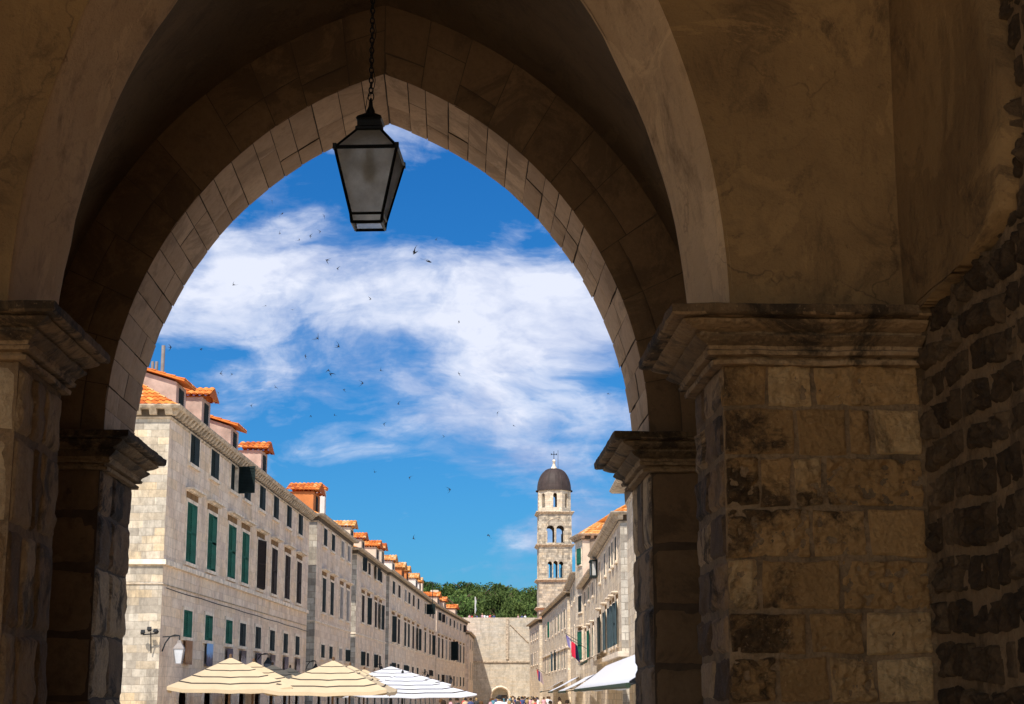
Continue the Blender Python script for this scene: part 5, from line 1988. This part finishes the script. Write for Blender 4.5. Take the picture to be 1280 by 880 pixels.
# ------------------------------------------------------------------ swifts
def swift(spread, sweepb):
    b = MB()
    # body: tapered spindle along y with a forked tail
    prof = [(0, .09), (.014, .075), (.02, .04), (.021, 0), (.015, -.05), (.006, -.09), (0, -.1)]
    n_ = 8
    vs, fs = [], []
    for r_, y in prof:
        for i in range(n_):
            t = 2 * math.pi * i / n_
            vs.append((r_ * math.cos(t), y, r_ * math.sin(t)))
    for k_ in range(len(prof) - 1):
        for i in range(n_):
            j = (i + 1) % n_
            fs.append((k_ * n_ + i, k_ * n_ + j, (k_ + 1) * n_ + j, (k_ + 1) * n_ + i))
    b.add(vs, fs)
    for s_ in (-1, 1):
        up_, lo_ = [], []
        for i in range(8):
            t = i / 7
            x = s_ * .21 * t
            yl = .045 - sweepb * t ** 1.8 * .16
            ch = .055 * (1 - t) ** .7 + .004
            z = spread * .12 * math.sin(t * 1.5)
            up_.append((x, yl, z + .004)); lo_.append((x, yl - ch, z))
        b.grid([up_, lo_])
        b.grid([[(x, y, z - .006) for x, y, z in up_], lo_])
        b.add([(0, -.08, 0), (s_ * .012, -.08, 0), (s_ * .03, -.15, 0)], [(0, 1, 2)])
    return b.mesh('swift', M['bird'])


SW = [swift(1, 1), swift(.3, 1.6), swift(-.6, 1.1)]
birds = [(519, 316, 70, .9), (536, 327, 72, 2.2), (409, 325, 105, .6), (397, 423, 100, 1.5), (423, 433, 110, 2.6), (411, 463, 120, .4), (413, 468, 105, 1.2), (453, 479, 125, 2.4), (382, 445, 140, .7),
         (498, 505, 150, 1.0), (562, 612, 130, 2.0), (611, 669, 105, .5), (517, 673, 150, 1.0), (353, 267, 125, 2.5), (340, 251, 130, .2), (388, 295, 160, 1.1), (374, 300, 160, 2.0), (400, 289, 150, 2.7),
         (422, 336, 150, .4), (292, 356, 140, 1.3), (574, 402, 150, .9), (463, 374, 160, 2.2), (366, 387, 160, .1), (332, 382, 170, 1.9), (276, 467, 150, .8), (290, 468, 170, 2.3), (273, 491, 170, .3),
         (344, 484, 160, 1.6), (314, 507, 170, .9), (388, 520, 170, 2.1), (418, 519, 170, 1.2), (642, 532, 170, .6), (574, 467, 150, 1.4), (555, 546, 170, 2.2), (476, 463, 175, .4), (430, 487, 165, 1.0),
         (468, 590, 160, 2.8), (512, 597, 170, .2), (213, 434, 120, 2.4), (251, 437, 150, .9), (622, 516, 170, 1.8), (480, 530, 175, 1.1), (350, 292, 150, .5), (405, 270, 165, 1.7), (760, 492, 170, 1.2), (545, 300, 190, .7)]
rb_ = random.Random(3)
for i, (x, y, Y, a) in enumerate(birds):
    Y = 46 if i < 2 else Y * .72
    p = at(x, y, Y)
    o = place('swift', SW[i % 3], None, tuple(p), rot=(R(rb_.uniform(-70, 70)), R(rb_.uniform(-70, 70)), a * 2))
    if i == 0: lab = 'larger dark swift banking high over the clouds, left one of the close pair'
    elif i == 1: lab = 'dark crescent winged swift just lower right of the other large bird'
    else: lab = 'tiny dark swift circling in the sky framed by the arch'
    tag(o, lab, 'bird', 'swifts in the sky')
